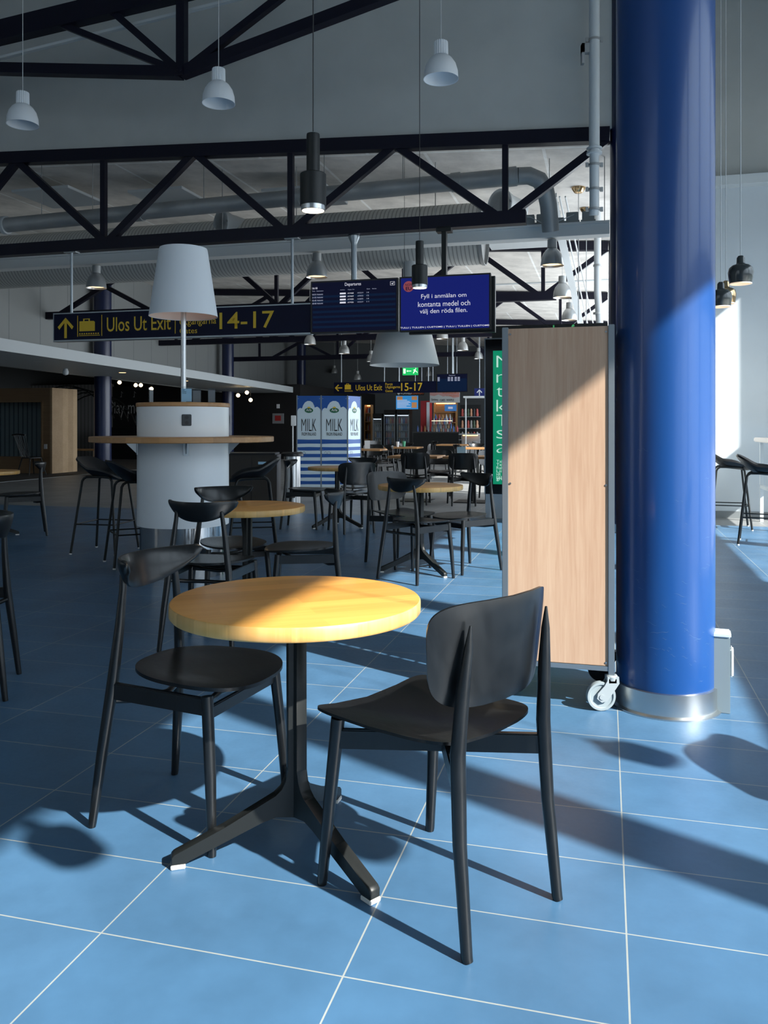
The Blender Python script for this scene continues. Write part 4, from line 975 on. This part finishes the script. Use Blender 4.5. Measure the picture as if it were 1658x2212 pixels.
# ================================================================= MILK DISPLAY
pm = floor_at(642, 1058); dM = pm.y
t = thing('milk_display', 'blue and white striped carton-shaped milk display tower', 'display', (pm.x, pm.y, 0), 0)
def milk_panel(p0, p1, nm='print_panel'):
    p0, p1 = Vector((*p0, 0)), Vector((*p1, 0)); d = p1-p0; Wp = d.length; a = math.atan2(d.y, d.x); Ht = 1.765; k = Wp/.46
    b = MB(); b.m(m_milk_w).b2((0, 0, .05), (Wp, .02, Ht))
    b.m(m_milk_b)
    Z = lambda f_: Ht-f_*(Ht-.0)
    # sky with cloud-shaped lower edge
    cl = [(0, .115), (.06, .095), (.12, .09), (.2, .1), (.24, .12), (.27, .085), (.34, .06), (.42, .045), (.52, .043), (.6, .055), (.68, .08), (.72, .11), (.80, .1), (.9, .105), (1, .13)]
    cl = [(0, .165), (.04, .14), (.12, .128), (.2, .135), (.25, .1), (.33, .07), (.44, .055), (.56, .055), (.66, .07), (.73, .105), (.75, .125), (.86, .115), (.95, .13), (1, .15)]
    for (x0_, y0_), (x1_, y1_) in zip(cl, cl[1:]):
        b.prism([(x0_*Wp, Z(y0_)), (x1_*Wp, Z(y1_)), (x1_*Wp, Ht), (x0_*Wp, Ht)], lambda x, z: Vector((x, -.0012, z)), (0, .001, 0))
    y = .465
    for i in range(11):
        th = .036 if i else .045; w0 = random.uniform(-.004, .004)
        if y+th > .98: break
        b.prism([(0, Z(y)+w0), (Wp*.5, Z(y)-w0*1.2), (Wp, Z(y)+w0*.4), (Wp, Z(y+th)), (Wp*.45, Z(y+th)+w0), (0, Z(y+th)-w0)], lambda x, z: Vector((x, -.0012, z)), (0, .001, 0)); y += th+.036
    b.m(m_milk_g); cx, cz = Wp*.5, Z(.155)
    b.prism([(.085*k*math.cos(q*pi/12), .048*math.sin(q*pi/12)) for q in range(24)], lambda x, z: Vector((cx+x, -.0014, cz+z)), (0, -.001, 0))
    b.m(m_yellow); b.prism([(-.025, .035), (-.03, .062), (-.01, .056), (0, .072), (.01, .056), (.03, .062), (.025, .035)], lambda x, z: Vector((cx+x*k, -.0016, cz+z+.006)), (0, -.001, 0))
    b.m(m_milk_k)
    pts = [(.0, .0), (.02, .03), (.05, .01), (.09, .03), (.12, .0), (.09, -.025), (.05, -.005), (.015, -.03)]
    for (xa, ya), (xb_, yb) in zip(pts, pts[1:]): b.bar((Wp*.1+xa*k, -.002, Z(.61)+ya), (Wp*.1+xb_*k, -.002, Z(.61)+yb), .001, .004)
    o = b.obj(nm, None, t, p0, a)
    txt('Arla', m_paper_w, o, (cx-.055*k, cz-.016, cx+.055*k, cz+.03), -.0035, .02)
    txt('MILK', m_milk_k, o, (Wp*.18, Z(.375), Wp*.82, Z(.245)), -.003, -.012)
    txt('FROM FINLAND', m_milk_k, o, (Wp*.19, Z(.425), Wp*.81, Z(.39)), -.003, 0)
    for xx, zz in ((.04, .03), (.96, .03), (.04, .57), (.96, .57)): MB().tube([(Wp*xx, -.004, Z(zz)), (Wp*xx, -.001, Z(zz))], .006, 8).obj('screw', m_steel, o)
    return Wp
w0 = (693-PX)/F*dM-pm.x; w1 = (750-PX)/F*(dM-.02)-pm.x
milk_panel((0, 0), (w0-.01, 0)); milk_panel((w0+.015, 0), (w1-.01, 0)); milk_panel((w1+.015, .01), (w1+.23, .40))
for x, y in ((-.008, 0), (w0+.002, 0), (w1+.002, 0), (w1+.24, .41), (-.0, .42)): MB().box((x, y+.01, .8875), (.02, .024, 1.775)).obj('post', m_alu, t)
MB().b2((0, .41, .05), (w1+.23, .43, 1.76)).obj('rear_panel', m_milk_w, t)

# ================================================================= BINS / SERVICE CABINETS
p0 = floor_at(500, 1092)
t = thing('waste_cabinet', 'low black waste station with round ends right of the kiosk', 'waste station', (p0.x, p0.y, 0), 0)
m_dk = mat('dark brown laminate', (.035, .028, .022), .4)
zt = .76
MB().b2((-.25, 0, .03), (.68, .5, zt)).obj('cabinet', m_dk, t)
for k, x in enumerate((-.06, .30)): MB().b2((x-.004, -.004, .06), (x+.004, 0, zt-.03)).obj('door_gap', m_black_plastic, t)
MB().b2((-.28, -.03, zt), (.66, .53, zt+.03), bev=.008).obj('lid', m_black_plastic, t)
MB().b2((.40, -.006, zt-.14), (.52, -.001, zt-.10)).obj('notice', m_paper_b, t)
t = thing('waste_bin', 'steel cylinder bin with black top beside the milk display', 'bin', (p0.x+.90, p0.y+.12, 0))
MB().lathe([(0, 0), (.125, 0), (.125, .74), (0, .74)], seg=40).obj('body', m_steel, t)
MB().lathe([(0, .80), (.14, .80), (.17, .78), (.17, .74), (0, .74)], seg=40).obj('lid', m_black_plastic, t)
# dispenser stand
p0 = floor_at(632, 1010)
t = thing('dispenser_stand', 'slim white dispenser stand left of the milk display', 'stand', (p0.x, p0.y, 0))
MB().tube([(0, 0, 0), (0, 0, 1.3)], .02, 10).obj('pole', m_white_trim, t); MB().box((.02, 0, 1.35), (.14, .1, .3), bev=.01).obj('dispenser', m_white_trim, t); MB().lathe([(0, 0), (.18, 0), (.18, .015), (0, .015)], seg=20).obj('foot', m_white_trim, t)

# ================================================================= LEFT WOODEN BOOTH
pb = floor_at(108, 1023)
t = thing('wooden_booth', 'plywood booth with square window opening at the left edge', 'booth', (pb.x, pb.y, 0), math.radians(-14))
Hb = 2.16
b = MB(); Wb = 3.6
b.b2((-Wb, 0, 0), (0, .12, .42)).b2((-Wb, 0, 1.80), (0, .12, Hb)).b2((-.20, 0, .42), (0, .12, 1.80)).b2((-2.9, 0, .42), (-2.2, .12, 1.80)).b2((-Wb, 0, .42), (-Wb+.6, .12, 1.8))
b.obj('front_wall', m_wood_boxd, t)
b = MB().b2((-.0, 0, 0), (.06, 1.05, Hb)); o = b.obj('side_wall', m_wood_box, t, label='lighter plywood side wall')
b = MB(); b.b2((-.24, -.03, .38), (-.20, .15, 1.84)).b2((-2.2, -.03, .38), (-2.16, .15, 1.84)).b2((-2.2, -.03, 1.80), (-.2, .15, 1.84)).b2((-2.2, -.03, .38), (-.2, .15, .42)); b.obj('window_frame', m_wood_boxd, t)
MB().b2((-2.16, .05, .42), (-.24, .058, 1.8)).obj('window_pane', m_acryl, t)
MB().b2((-Wb, .95, 0), (-.0, 1.05, Hb)).obj('rear_wall', stripes_mat('teal curtain lining', (.45, .56, .58, 1), (.16, .22, .24, 1), .14, 'x', .3), t)
MB().b2((-.16, -.02, .62), (-.08, 0, .74)).obj('switch', m_paper_w, t)
# second wooden pillar near the kiosk
pb2 = floor_at(507, 982)
t = thing('wooden_booth', 'narrow plywood booth behind the right side of the kiosk', 'booth', (pb2.x, pb2.y, 0), math.radians(-14))
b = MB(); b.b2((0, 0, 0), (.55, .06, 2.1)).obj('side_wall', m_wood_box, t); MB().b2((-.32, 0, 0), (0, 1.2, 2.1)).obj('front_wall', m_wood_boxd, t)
# hanging bulbs
for k, (px, py) in enumerate(((258, 826), (293, 832), (304, 832), (335, 826), (327, 840), (514, 854), (533, 848), (541, 864))):
    p = at(px, py, 25.5)
    tb = thing('hanging_bulb', ('warm round bulb farthest left in the dark play area', 'warm bulb, left of the close pair in the play area', 'warm bulb, right of the close pair in the play area', 'warm bulb above another one, left of the kiosk lamp pole', 'warm bulb below another one, left of the kiosk lamp pole', 'left bulb of three right of the kiosk lamp pole', 'upper bulb of three right of the kiosk lamp pole', 'lower bulb of three right of the kiosk lamp pole')[k], 'lamp', p, 0, 'warm hanging bulbs')
    b = MB(); bmesh.ops.create_icosphere(b.bm, subdivisions=2, radius=.06); b.obj('globe', m_bulb, tb)
    MB().tube([(0, 0, .06), (0, 0, 2.65-p.z)], .004, 5).obj('cord', m_cord_b, tb)
# soffit spotlights + dome camera on the canopy
pC, aC = CAN; M = Matrix.Translation(pC) @ Matrix.Rotation(aC, 4, 'Z')
for k, (s_, lab) in enumerate(((5.5, 'recessed downlight nearest in the white canopy'), (8.2, 'second recessed downlight in the white canopy'), (11.5, 'third recessed downlight in the white canopy'), (15.0, 'fourth recessed downlight in the white canopy'), (19.0, 'farthest recessed downlight in the white canopy'))):
    q = M @ Vector((s_, .7, 2.395)); o = MB().lathe([(0, 0), (.07, 0), (.08, .004)], seg=20).obj('downlight', m_glow_s if k in (0, 2, 3) else m_white_trim, None, q); tag(o, lab, 'downlight', 'canopy downlights')
q = M @ Vector((10.0, 1.2, 2.39)); tag(MB().lathe([(0, -.14), (.05, -.12), (.065, -.07), (.04, 0), (0, 0)], seg=20).obj('dome_camera', m_white_trim, None, q), 'small white dome camera under the canopy', 'camera')
# lettering on the black play area wall
tw = thing('wall_lettering', 'faint chalk lettering on the black wall behind the kiosk', 'lettering', UV(UB-.01, 0, 0), RZ)
m_chalk = mat('faint chalk', (.45, .45, .45), .7)
v0_, z0_ = on(236, 902, UB-.01); v1_, z1_ = on(302, 866, UB-.01)
txt('Play me', m_chalk, tw, (v0_, z0_, v1_, z1_), 0)
for k in range(4):
    vv, zz = on(262+k*14, 858+(k % 2)*45, UB-.01); e = MB(); e.tube([(vv, 0, zz), (vv, 0, zz+.22), (vv+.06, 0, zz+.15)], .006, 6); e.lathe([(0, 0), (.035, 0), (0, .03)], c=(vv-.02, 0, zz), seg=10); e.obj('music_note', m_chalk, tw)
# fire alarm box
ta = thing('alarm_box', 'pale wall box with red centre on the black wall', 'alarm box', UV(UB-.05, 0, 0), RZ)
q = bx(588, 893, 612, 915, UB-.05); MB().b2((q[0], 0, q[1]), (q[2], .04, q[3])).obj('case', mat('grey case', (.22, .23, .24), .5), ta); MB().b2((q[0]+.1, -.005, q[1]+.1), (q[2]-.1, 0, q[3]-.08)).obj('button', m_red, ta)
q = bx(597, 873, 603, 882, UB-.05); MB().b2((q[0], 0, q[1]), (q[2], .04, q[3])).obj('plate', m_paper_w, ta)
# spindle chairs
def spindle_chair(label, c, face, mt, s=1.0):
    t = thing('spindle_chair', label, 'chair', c, math.radians(face-90), 'spindle-back chairs')
    MB().panel(superell(.2*s, .23*s, .21*s, .21*s, 32, 3), lambda x, y: Vector((x, y, .42)), lambda x, y: Vector((0, 0, 1)), .03, 4).obj('seat', mt, t)
    for sx_ in (-1, 1):
        for sy_ in (-1, 1): MB().tube([(sx_*.23, sy_*.24, 0), (sx_*.15, sy_*.15, .42)], [.012, .017], 8).obj('leg', mt, t)
    MB().tube([(-.24, -.36, .98), (0, -.40, 1.0), (.24, -.36, .98)], .018, 8).obj('top_rail', mt, t)
    for k in range(7):
        f_ = -1+k/3; MB().tube([(f_*.15, -.17, .43), (f_*.21, -.37+.03*f_*f_, .98)], .007, 6).obj('spindle', mt, t)
    return t
spindle_chair('black spindle-back chair seen through the booth window', floor_at(60, 1026)+Vector((.05, .1, 0)), 60, m_black_wood)
spindle_chair('yellow wooden spindle-back chair right of the kiosk, far back', floor_at(578, 990), 200, mat('yellow wood', (.38, .22, .07), .5))
# low tables / dark furniture in the play area
def low_table(label, c, w_, dd, h, mt, leg):
    t = thing('low_table', label, 'table', c, RZ)
    MB().b2((-w_/2, -dd/2, h-.04), (w_/2, dd/2, h), bev=.004).obj('tabletop', mt, t)
    for sx_ in (-1, 1):
        for sy_ in (-1, 1): MB().b2((sx_*(w_/2-.06)-.025, sy_*(dd/2-.06)-.025, 0), (sx_*(w_/2-.06)+.025, sy_*(dd/2-.06)+.025, h-.04)).obj('leg', leg, t)
low_table('small pale-legged table under the canopy left of the column', floor_at(182, 1012), 1.1, .6, .55, m_wood_dull, m_wood_box)
t = thing('piano', 'black upright piano beside the dark column in the play area', 'piano', floor_at(188, 1000)+Vector((.25, 3.0, 0)), RZ)
MB().b2((-.7, 0, 0), (.7, .5, 1.15)).obj('case', m_black_wood, t); MB().b2((-.7, -.3, .62), (.7, 0, .74)).obj('keyboard_shelf', m_black_wood, t); MB().b2((-.65, -.28, .74), (.65, -.08, .755)).obj('keys', m_paper_w, t)
# wire arch
t = thing('arch_frame', 'black lattice arch above the wooden booth', 'arch', floor_at(205, 1004), RZ)
for k in range(5):
    e = MB(); pts = []
    for i in range(15):
        a = math.radians(20+i*10); pts.append((-1.0+1.5*math.cos(a), k*.4, 1.0+1.45*math.sin(a)-.05*k))
    e.tube(pts, .02, 6); e.obj('hoop', m_black_metal, t)
e = MB()
for i in range(2, 13, 2):
    a = math.radians(20+i*10); e.tube([(-1.0+1.5*math.cos(a), 0, 1.0+1.45*math.sin(a)), (-1.0+1.5*math.cos(a), 1.6, .8+1.45*math.sin(a))], .012, 6)
for x in (-2.3, .35): e.tube([(x, 0, 0), (x, 0, 1.5)], .02, 6)
e.obj('cross_bars', m_black_metal, t)

# ================================================================= SHOP AT THE END
US2 = 31.0
def shop(px, u=US2): return on(px, 0, u)[0]
fr = None
for k, (a_, c_, lab) in enumerate(((804, 824, 'left and smallest lit drinks fridge in the shop'), (828, 853, 'middle lit drinks fridge in the shop'), (856, 883, 'right lit drinks fridge in the shop'))):
    x0, x1 = shop(a_), shop(c_); Wf = x1-x0; Ht = 1.82 if k else 1.68
    t = thing('drinks_fridge', lab, 'fridge', UV(US2, x0, 0), RZ, 'glass-door drinks fridges')
    b = MB(); b.b2((0, .05, 0), (.03, .55, Ht)).b2((Wf-.03, .05, 0), (Wf, .55, Ht)).b2((0, .52, 0), (Wf, .55, Ht)).b2((0, .05, 0), (Wf, .55, .18)).b2((0, .05, Ht-.2), (Wf, .55, Ht)); b.obj('body', m_black_plastic, t)
    dr = MB().b2((.03, .03, .18), (Wf-.03, .035, Ht-.2)).obj('door', m_acryl, t); MB().b2((0, .02, .15), (.03, .05, Ht-.17)).b2((Wf-.03, .02, .15), (Wf, .05, Ht-.17)).obj('door_frame', m_alu, dr)
    MB().b2((.03, .06, Ht-.23), (Wf-.03, .10, Ht-.205)).obj('light_strip', mat('cold strip light', (.8, .9, 1), .5, emit=(.7, .82, 1), es=2.5), t)
    for i in range(5): MB().b2((.03, .08, .2+i*.27), (Wf-.03, .5, .21+i*.27)).obj('shelf', m_alu, t)
cols_b = [mat('bottle %s' % n, c, .3) for n, c in (('white', (.5, .52, .55)), ('blue', (.05, .12, .35)), ('amber', (.4, .2, .06)), ('clear', (.3, .34, .38)), ('red', (.4, .04, .04)))]
def bottle_mesh(mt):
    b = MB(); b.lathe([(0, 0), (.035, 0), (.035, .14), (.014, .19), (.014, .22), (0, .22)], seg=10); b.mats = [mt]; return b.mesh('bottle')
BM = [bottle_mesh(m) for m in cols_b]
CN = ('white', 'blue', 'amber', 'clear grey', 'red')
ORD = ('first', 'second', 'third', 'fourth', 'fifth', 'sixth', 'seventh', 'eighth', 'ninth', 'tenth', 'eleventh', 'twelfth', 'thirteenth', 'fourteenth')
SH5 = ('bottom', 'second lowest', 'middle', 'second highest', 'top')
def bottle(mesh, loc, label, group):
    o = bpy.data.objects.new('bottle', mesh); C.objects.link(o); o.location = loc; return tag(o, label, 'bottle', group)
for k, (a_, c_) in enumerate(((804, 824), (828, 853), (856, 883))):
    x0, x1 = shop(a_), shop(c_)
    for i in range(5):
        n = 4 if k == 0 else 5
        if k == 0 and i == 4: continue
        for j in range(n):
            ci = random.randrange(5); bottle(BM[ci], UV(US2+.2, x0+.07+(x1-x0-.14)*j/(n-1), .212+i*.27), '%s drink bottle, %s from left, %s shelf of the %s drinks fridge' % (CN[ci], ORD[j], SH5[i], ('left', 'middle', 'right')[k]), 'bottles in the drinks fridges')
# shop counter with display
x0, x1 = shop(892, 29), shop(990, 29)
t = thing('shop_counter', 'dark shop counter with a lit glass food case', 'counter', UV(29, 0, 0), RZ)
MB().b2((x0, 0, 0), (x1, .7, .95)).obj('body', m_black_wood, t); MB().b2((x0-.02, -.03, .95), (x1+.02, .72, .99)).obj('worktop', mat('dark stone', (.05, .05, .05), .3), t)
xa, xb_ = shop(931, 29), shop(975, 29)
b = MB(); b.b2((xa, .02, .99), (xb_, .025, 1.4)).b2((xa, .02, 1.395), (xb_, .5, 1.4)); b.obj('glass_case', m_acryl, t)
for z in (1.1, 1.25): MB().b2((xa, .05, z), (xb_, .45, z+.008)).obj('case_shelf', m_alu, t)
MB().b2((xa, .06, 1.37), (xb_, .09, 1.39)).obj('case_light', mat('warm strip light', (1, .9, .7), .5, emit=(1, .8, .5), es=2.5), t)
for j in range(14):
    bottle(BM[(j*2) % 5], UV(29.2, xa+.06+(xb_-xa-.12)*j/13, 1.108 if j % 2 else 1.258), '%s item, %s from left in the lit food case' % (CN[(j*2) % 5], ORD[j]), 'goods in the food case')
for j in range(12):
    bottle(BM[(j*3+1) % 5], UV(29.3, x0+.1+(x1-x0-.2)*j/11, 1.4 if x0+.1+(x1-x0-.2)*j/11 < xb_ and x0+.1+(x1-x0-.2)*j/11 > xa else .99), '%s bottle, %s from left along the shop counter top' % (CN[(j*3+1) % 5], ORD[j]), 'bottles on the shop counter')
# warm lit wall shelves
def shelf_unit(label, pxa, pxb, z0, z1, u, n, back, glow):
    x0, x1 = shop(pxa, u), shop(pxb, u); t = thing('wall_shelf', label, 'shelf', UV(u, 0, 0), RZ)
    b = MB(); b.b2((x0, .3, z0), (x1, .34, z1)).b2((x0, 0, z0), (x0+.03, .3, z1)).b2((x1-.03, 0, z0), (x1, .3, z1)); b.obj('carcass', back, t)
    for i in range(n): MB().b2((x0, 0, z0+i*(z1-z0)/n), (x1, .3, z0+i*(z1-z0)/n+.025)).obj('shelf_board', back, t)
    MB().b2((x0+.05, .25, z1-.05), (x1-.05, .28, z1-.02)).obj('light_strip', glow, t)
    return x0, x1
m_wglow = mat('amber strip light', (1, .7, .4), .5, emit=(1, .5, .2), es=4)
x0, x1 = shelf_unit('warm lit wooden shelf left of the drinks fridges', 786, 801, .3, 2.05, 32, 5, m_wood_dull, m_wglow)
for i in range(5):
    for j in range(3): bottle(BM[(i+j) % 5], UV(32.15, x0+.1+j*(x1-x0-.2)/2, .3+i*.35+.026), '%s item, %s from left, %s board of the warm lit shelf' % (CN[(i+j) % 5], ORD[j], SH5[i]), 'goods on the warm lit shelf')
x0, x1 = shelf_unit('wooden back wall shelf of the cafe, behind the counter', 936, 985, .9, 2.15, 33, 3, m_wood_dull, m_wglow)
for i in range(2):
    for j in range(9): bottle(BM[(i+j) % 5], UV(33.15, x0+.1+j*(x1-x0-.2)/8, .9+i*1.25/3+.026), '%s bottle, %s from left, %s cafe shelf behind the counter' % (CN[(i+j) % 5], ORD[j], ('lower', 'upper')[i]), 'bottles on the cafe back shelf')
# hanging boards / menu
def board(name, label, cat, pxa, pya, pxb, pyb, u, mt):
    q = bx(pxa, pya, pxb, pyb, u); t = thing(name, label, cat, UV(u, 0, 0), RZ)
    MB().b2((q[0], 0, q[1]), (q[2], .05, q[3])).obj('panel', mt, t); xm = (q[0]+q[2])/2
    MB().tube([(q[0]+.1, .03, q[3]), (q[0]+.1, .03, zc(q[0]))], .01, 5).obj('hanger', m_alu, t); MB().tube([(q[2]-.1, .03, q[3]), (q[2]-.1, .03, zc(q[2]))], .01, 5).obj('hanger', m_alu, t)
    return t, q
t, q = board('name_board', 'narrow dark cafe name board above the lit menu', 'sign', 856, 845, 916, 854, 28.6, m_black_plastic)
wq = q[2]-q[0]; txt('VOHVELI', m_paper_w, t, (q[0]+.14*wq, q[1]+.03, q[0]+.53*wq, q[3]-.03), -.006, .02); txt('KUNINGAS', mat('rust lettering', (.45, .12, .05), .5), t, (q[0]+.54*wq, q[1]+.03, q[0]+.98*wq, q[3]-.03), -.006, .02)
MB().tube([(q[0]+.08*wq, -.006, (q[1]+q[3])/2), (q[0]+.08*wq, -.002, (q[1]+q[3])/2)], .05, 14).obj('logo', m_paper_w, t)
t, q = board('menu_screen', 'bright blue lit menu screen in the cafe', 'screen', 855, 855, 902, 884, 28.8, mat('menu screen glow', (.02, .1, .3), .4, emit=(.03, .22, .5), es=.9))
wq, hq = q[2]-q[0], q[3]-q[1]
for i in range(7): MB().b2((q[0]+.05*wq, -.004, q[1]+hq*(.12+.09*i)), (q[0]+wq*random.uniform(.45, .7), -.002, q[1]+hq*(.15+.09*i))).obj('menu_line', m_scr_txt2, t)
for a_, c_ in ((.05, .3), (.72, .97)): MB().b2((q[0]+a_*wq, -.004, q[1]+.68*hq), (q[0]+c_*wq, -.002, q[1]+.95*hq)).obj('food_picture', mat('food picture', (.4, .2, .1), .5, emit=(.35, .16, .06), es=.7), t)
MB().b2((q[0]+.72*wq, -.004, q[1]+.1*hq), (q[0]+.95*wq, -.002, q[1]+.5*hq)).obj('food_picture', MATS['food picture'], t)
t, q = board('cafe_banner', 'pale pink and white waffle cafe banner', 'banner', 928, 844, 992, 870, 28.4, mat('white banner', (.42, .44, .45), .5))
wq, hq = q[2]-q[0], q[3]-q[1]; mpk = mat('pink banner', (.45, .25, .24), .5)
e = MB().m(mpk); e.prism([(0, 1), (0, .62), (.15, .55), (.3, .68), (.45, .5), (.62, .6), (.8, .38), (1, .45), (1, 1)], lambda x, z: Vector((q[0]+x*wq, -.003, q[1]+z*hq)), (0, .002, 0)); e.obj('pink_wave', None, t)
txt('VOHVELIKU', mat('rust lettering', (.45, .12, .05), .5), t, (q[0]+.42*wq, q[1]+.7*hq, q[0]+.98*wq, q[1]+.9*hq), -.005, .01)
txt('WAFFLEKING', mat('rust lettering', (.45, .12, .05), .5), t, (q[0]+.55*wq, q[1]+.5*hq, q[0]+.98*wq, q[1]+.62*hq), -.005, .01)
txt('CAFE · WAFFLE ·', m_milk_k, t, (q[0]+.35*wq, q[1]+.12*hq, q[0]+.85*wq, q[1]+.3*hq), -.005, .01); txt('Carlsberg', m_milk_k, t, (q[0]+.05*wq, q[1]+.12*hq, q[0]+.27*wq, q[1]+.35*hq), -.005, .01)
t, q = board('info_screen', 'small blue monitor right of the wooden back wall', 'screen', 960, 874, 985, 888, 30, mat('monitor glow', (.01, .05, .15), .4, emit=(.03, .12, .3), es=1))
MB().b2((q[0]+.3*(q[2]-q[0]), -.004, q[1]+.08), (q[0]+.7*(q[2]-q[0]), -.002, q[3]-.08)).obj('window_box', m_scr_txt, t)
# red vending display
q = bx(908, 866, 928, 896, 29.5); t = thing('red_cabinet', 'small red and white display cabinet on the counter', 'cabinet', UV(29.5, 0, 0), RZ)
MB().b2((q[0], 0, 1.0), (q[2], .4, q[3])).obj('case', m_red, t); MB().b2((q[2]-.12, -.01, 1.05), (q[2]-.01, 0, q[3]-.05)).obj('side_print', m_paper_w, t)
# souvenir racks with dark clothes at right
q0, q1 = shop(990, 27), shop(1035, 27)
t = thing('souvenir_rack', 'dark souvenir rack at the right side of the shop', 'rack', UV(27, 0, 0), RZ)
e = MB(); e.b2((q0, .3, 0), (q1, .34, 1.9)).b2((q0, -.2, 0), (q1, .3, .1)); e.obj('rack_board', m_black_wood, t)
for i in range(4): MB().b2((q0, 0, .35+i*.38), (q1, .3, .37+i*.38)).obj('shelf_board', m_alu, t)
mcl = [mat('souvenir %d' % k, c, .7) for k, c in enumerate(((.02, .02, .025), (.3, .05, .04), (.25, .25, .24), (.05, .08, .05), (.4, .2, .12)))]
for i in range(4):
    for j in range(6):
        e = MB(); e.lathe([(0, 0), (.045, 0), (.052, .07), (.035, .15), (.04, .2), (.022, .25), (0, .26)], seg=10)
        o = e.obj('soft_toy', mcl[(i*2+j) % 5], None, UV(27.15, q0+.1+j*(q1-q0-.2)/5, .372+i*.38)); tag(o, '%s souvenir, %s from left, %s shelf of the dark rack' % (('black', 'red', 'grey', 'dark green', 'tan')[(i*2+j) % 5], ORD[j], ('bottom', 'lower middle', 'upper middle', 'top')[i]), 'souvenir', 'souvenirs on the rack')
# bright shop ledge
tag(MB().b2((shop(1000, 24), 0, 2.02), (shop(1046, 24), .5, 2.07)).b2((shop(1044, 24), 0.2, 0), (shop(1046, 24), .25, 2.02)).b2((shop(1002, 24), 0.2, 0), (shop(1004, 24), .25, 2.02)).obj('shelf_canopy', m_white_trim, None, UV(24, 0, 0), RZ), 'thin white ledge beside the lightbox, over the souvenirs', 'ledge')
e = MB(); x0, x1 = shop(990, 24.5), shop(1030, 24.5); e.b2((x0, 0, 0), (x1, .6, .55)).b2((x0, .55, .55), (x1, .6, .95)).b2((x0, 0, .93), (x1, .6, .97))
t = thing('display_case', 'low open display case with warm light near the lightbox', 'display case', UV(24.5, 0, 0), RZ); e.obj('case', mat('grey case', (.22, .23, .24), .5), t); MB().b2((x0+.05, .45, .9), (x1-.05, .5, .925)).obj('light_strip', m_wglow, t)
# cups and cards
def cup(px, d, mt, label, saucer=False, dy=0):
    p = fp(px, d); t = thing('cup', label, 'cup', (p[0], d, .7255), 0)
    z = .008 if saucer else 0
    MB().lathe([(0, z), (.03, z), (.042, z+.12), (.038, z+.12), (.027, z+.006), (0, z+.006)], seg=20).obj('body', mt, t)
    if saucer: MB().lathe([(0, 0), (.07, .0), (.085, .008), (.05, .006), (0, .006)], seg=24).obj('saucer', mat('green saucer', (.3, .5, .42), .4), t)
cup(858, 18.65, m_paper_w, 'white mug on the distant square table'); cup(872, 18.75, mat('green paper cup', (.08, .35, .2), .5), 'green paper cup on a saucer on the distant table', True)
card(996, 12.95, .14, .17, m_paper_b, 'pale blue card stand on the right square table', zb_=.7255)
card(793, 17.1, .12, .2, m_paper_w, 'white card stand on the table beside the milk display', zb_=.7255)
# right wall counter with leg
t = thing('wall_counter', 'pale counter end at the far right edge by the stools', 'counter', UV(9.6, 2.35, 0), RZ)
p = at(1636, 950, 10.2)
t.location = (p.x, p.y, 0)
MB().b2((0, -.9, 1.0), (.9, .3, 1.055), bev=.01).obj('worktop', mat('pale grey counter', (.6, .56, .54), .5), t)
for x, y in ((.06, .2), (.06, -.8), (.8, .2)): MB().b2((x, y, 0), (x+.04, y+.04, 1.0)).obj('leg', m_white_trim, t)
MB().b2((.06, -.8, .42), (.1, .24, .46)).obj('foot_rail', m_white_trim, t)
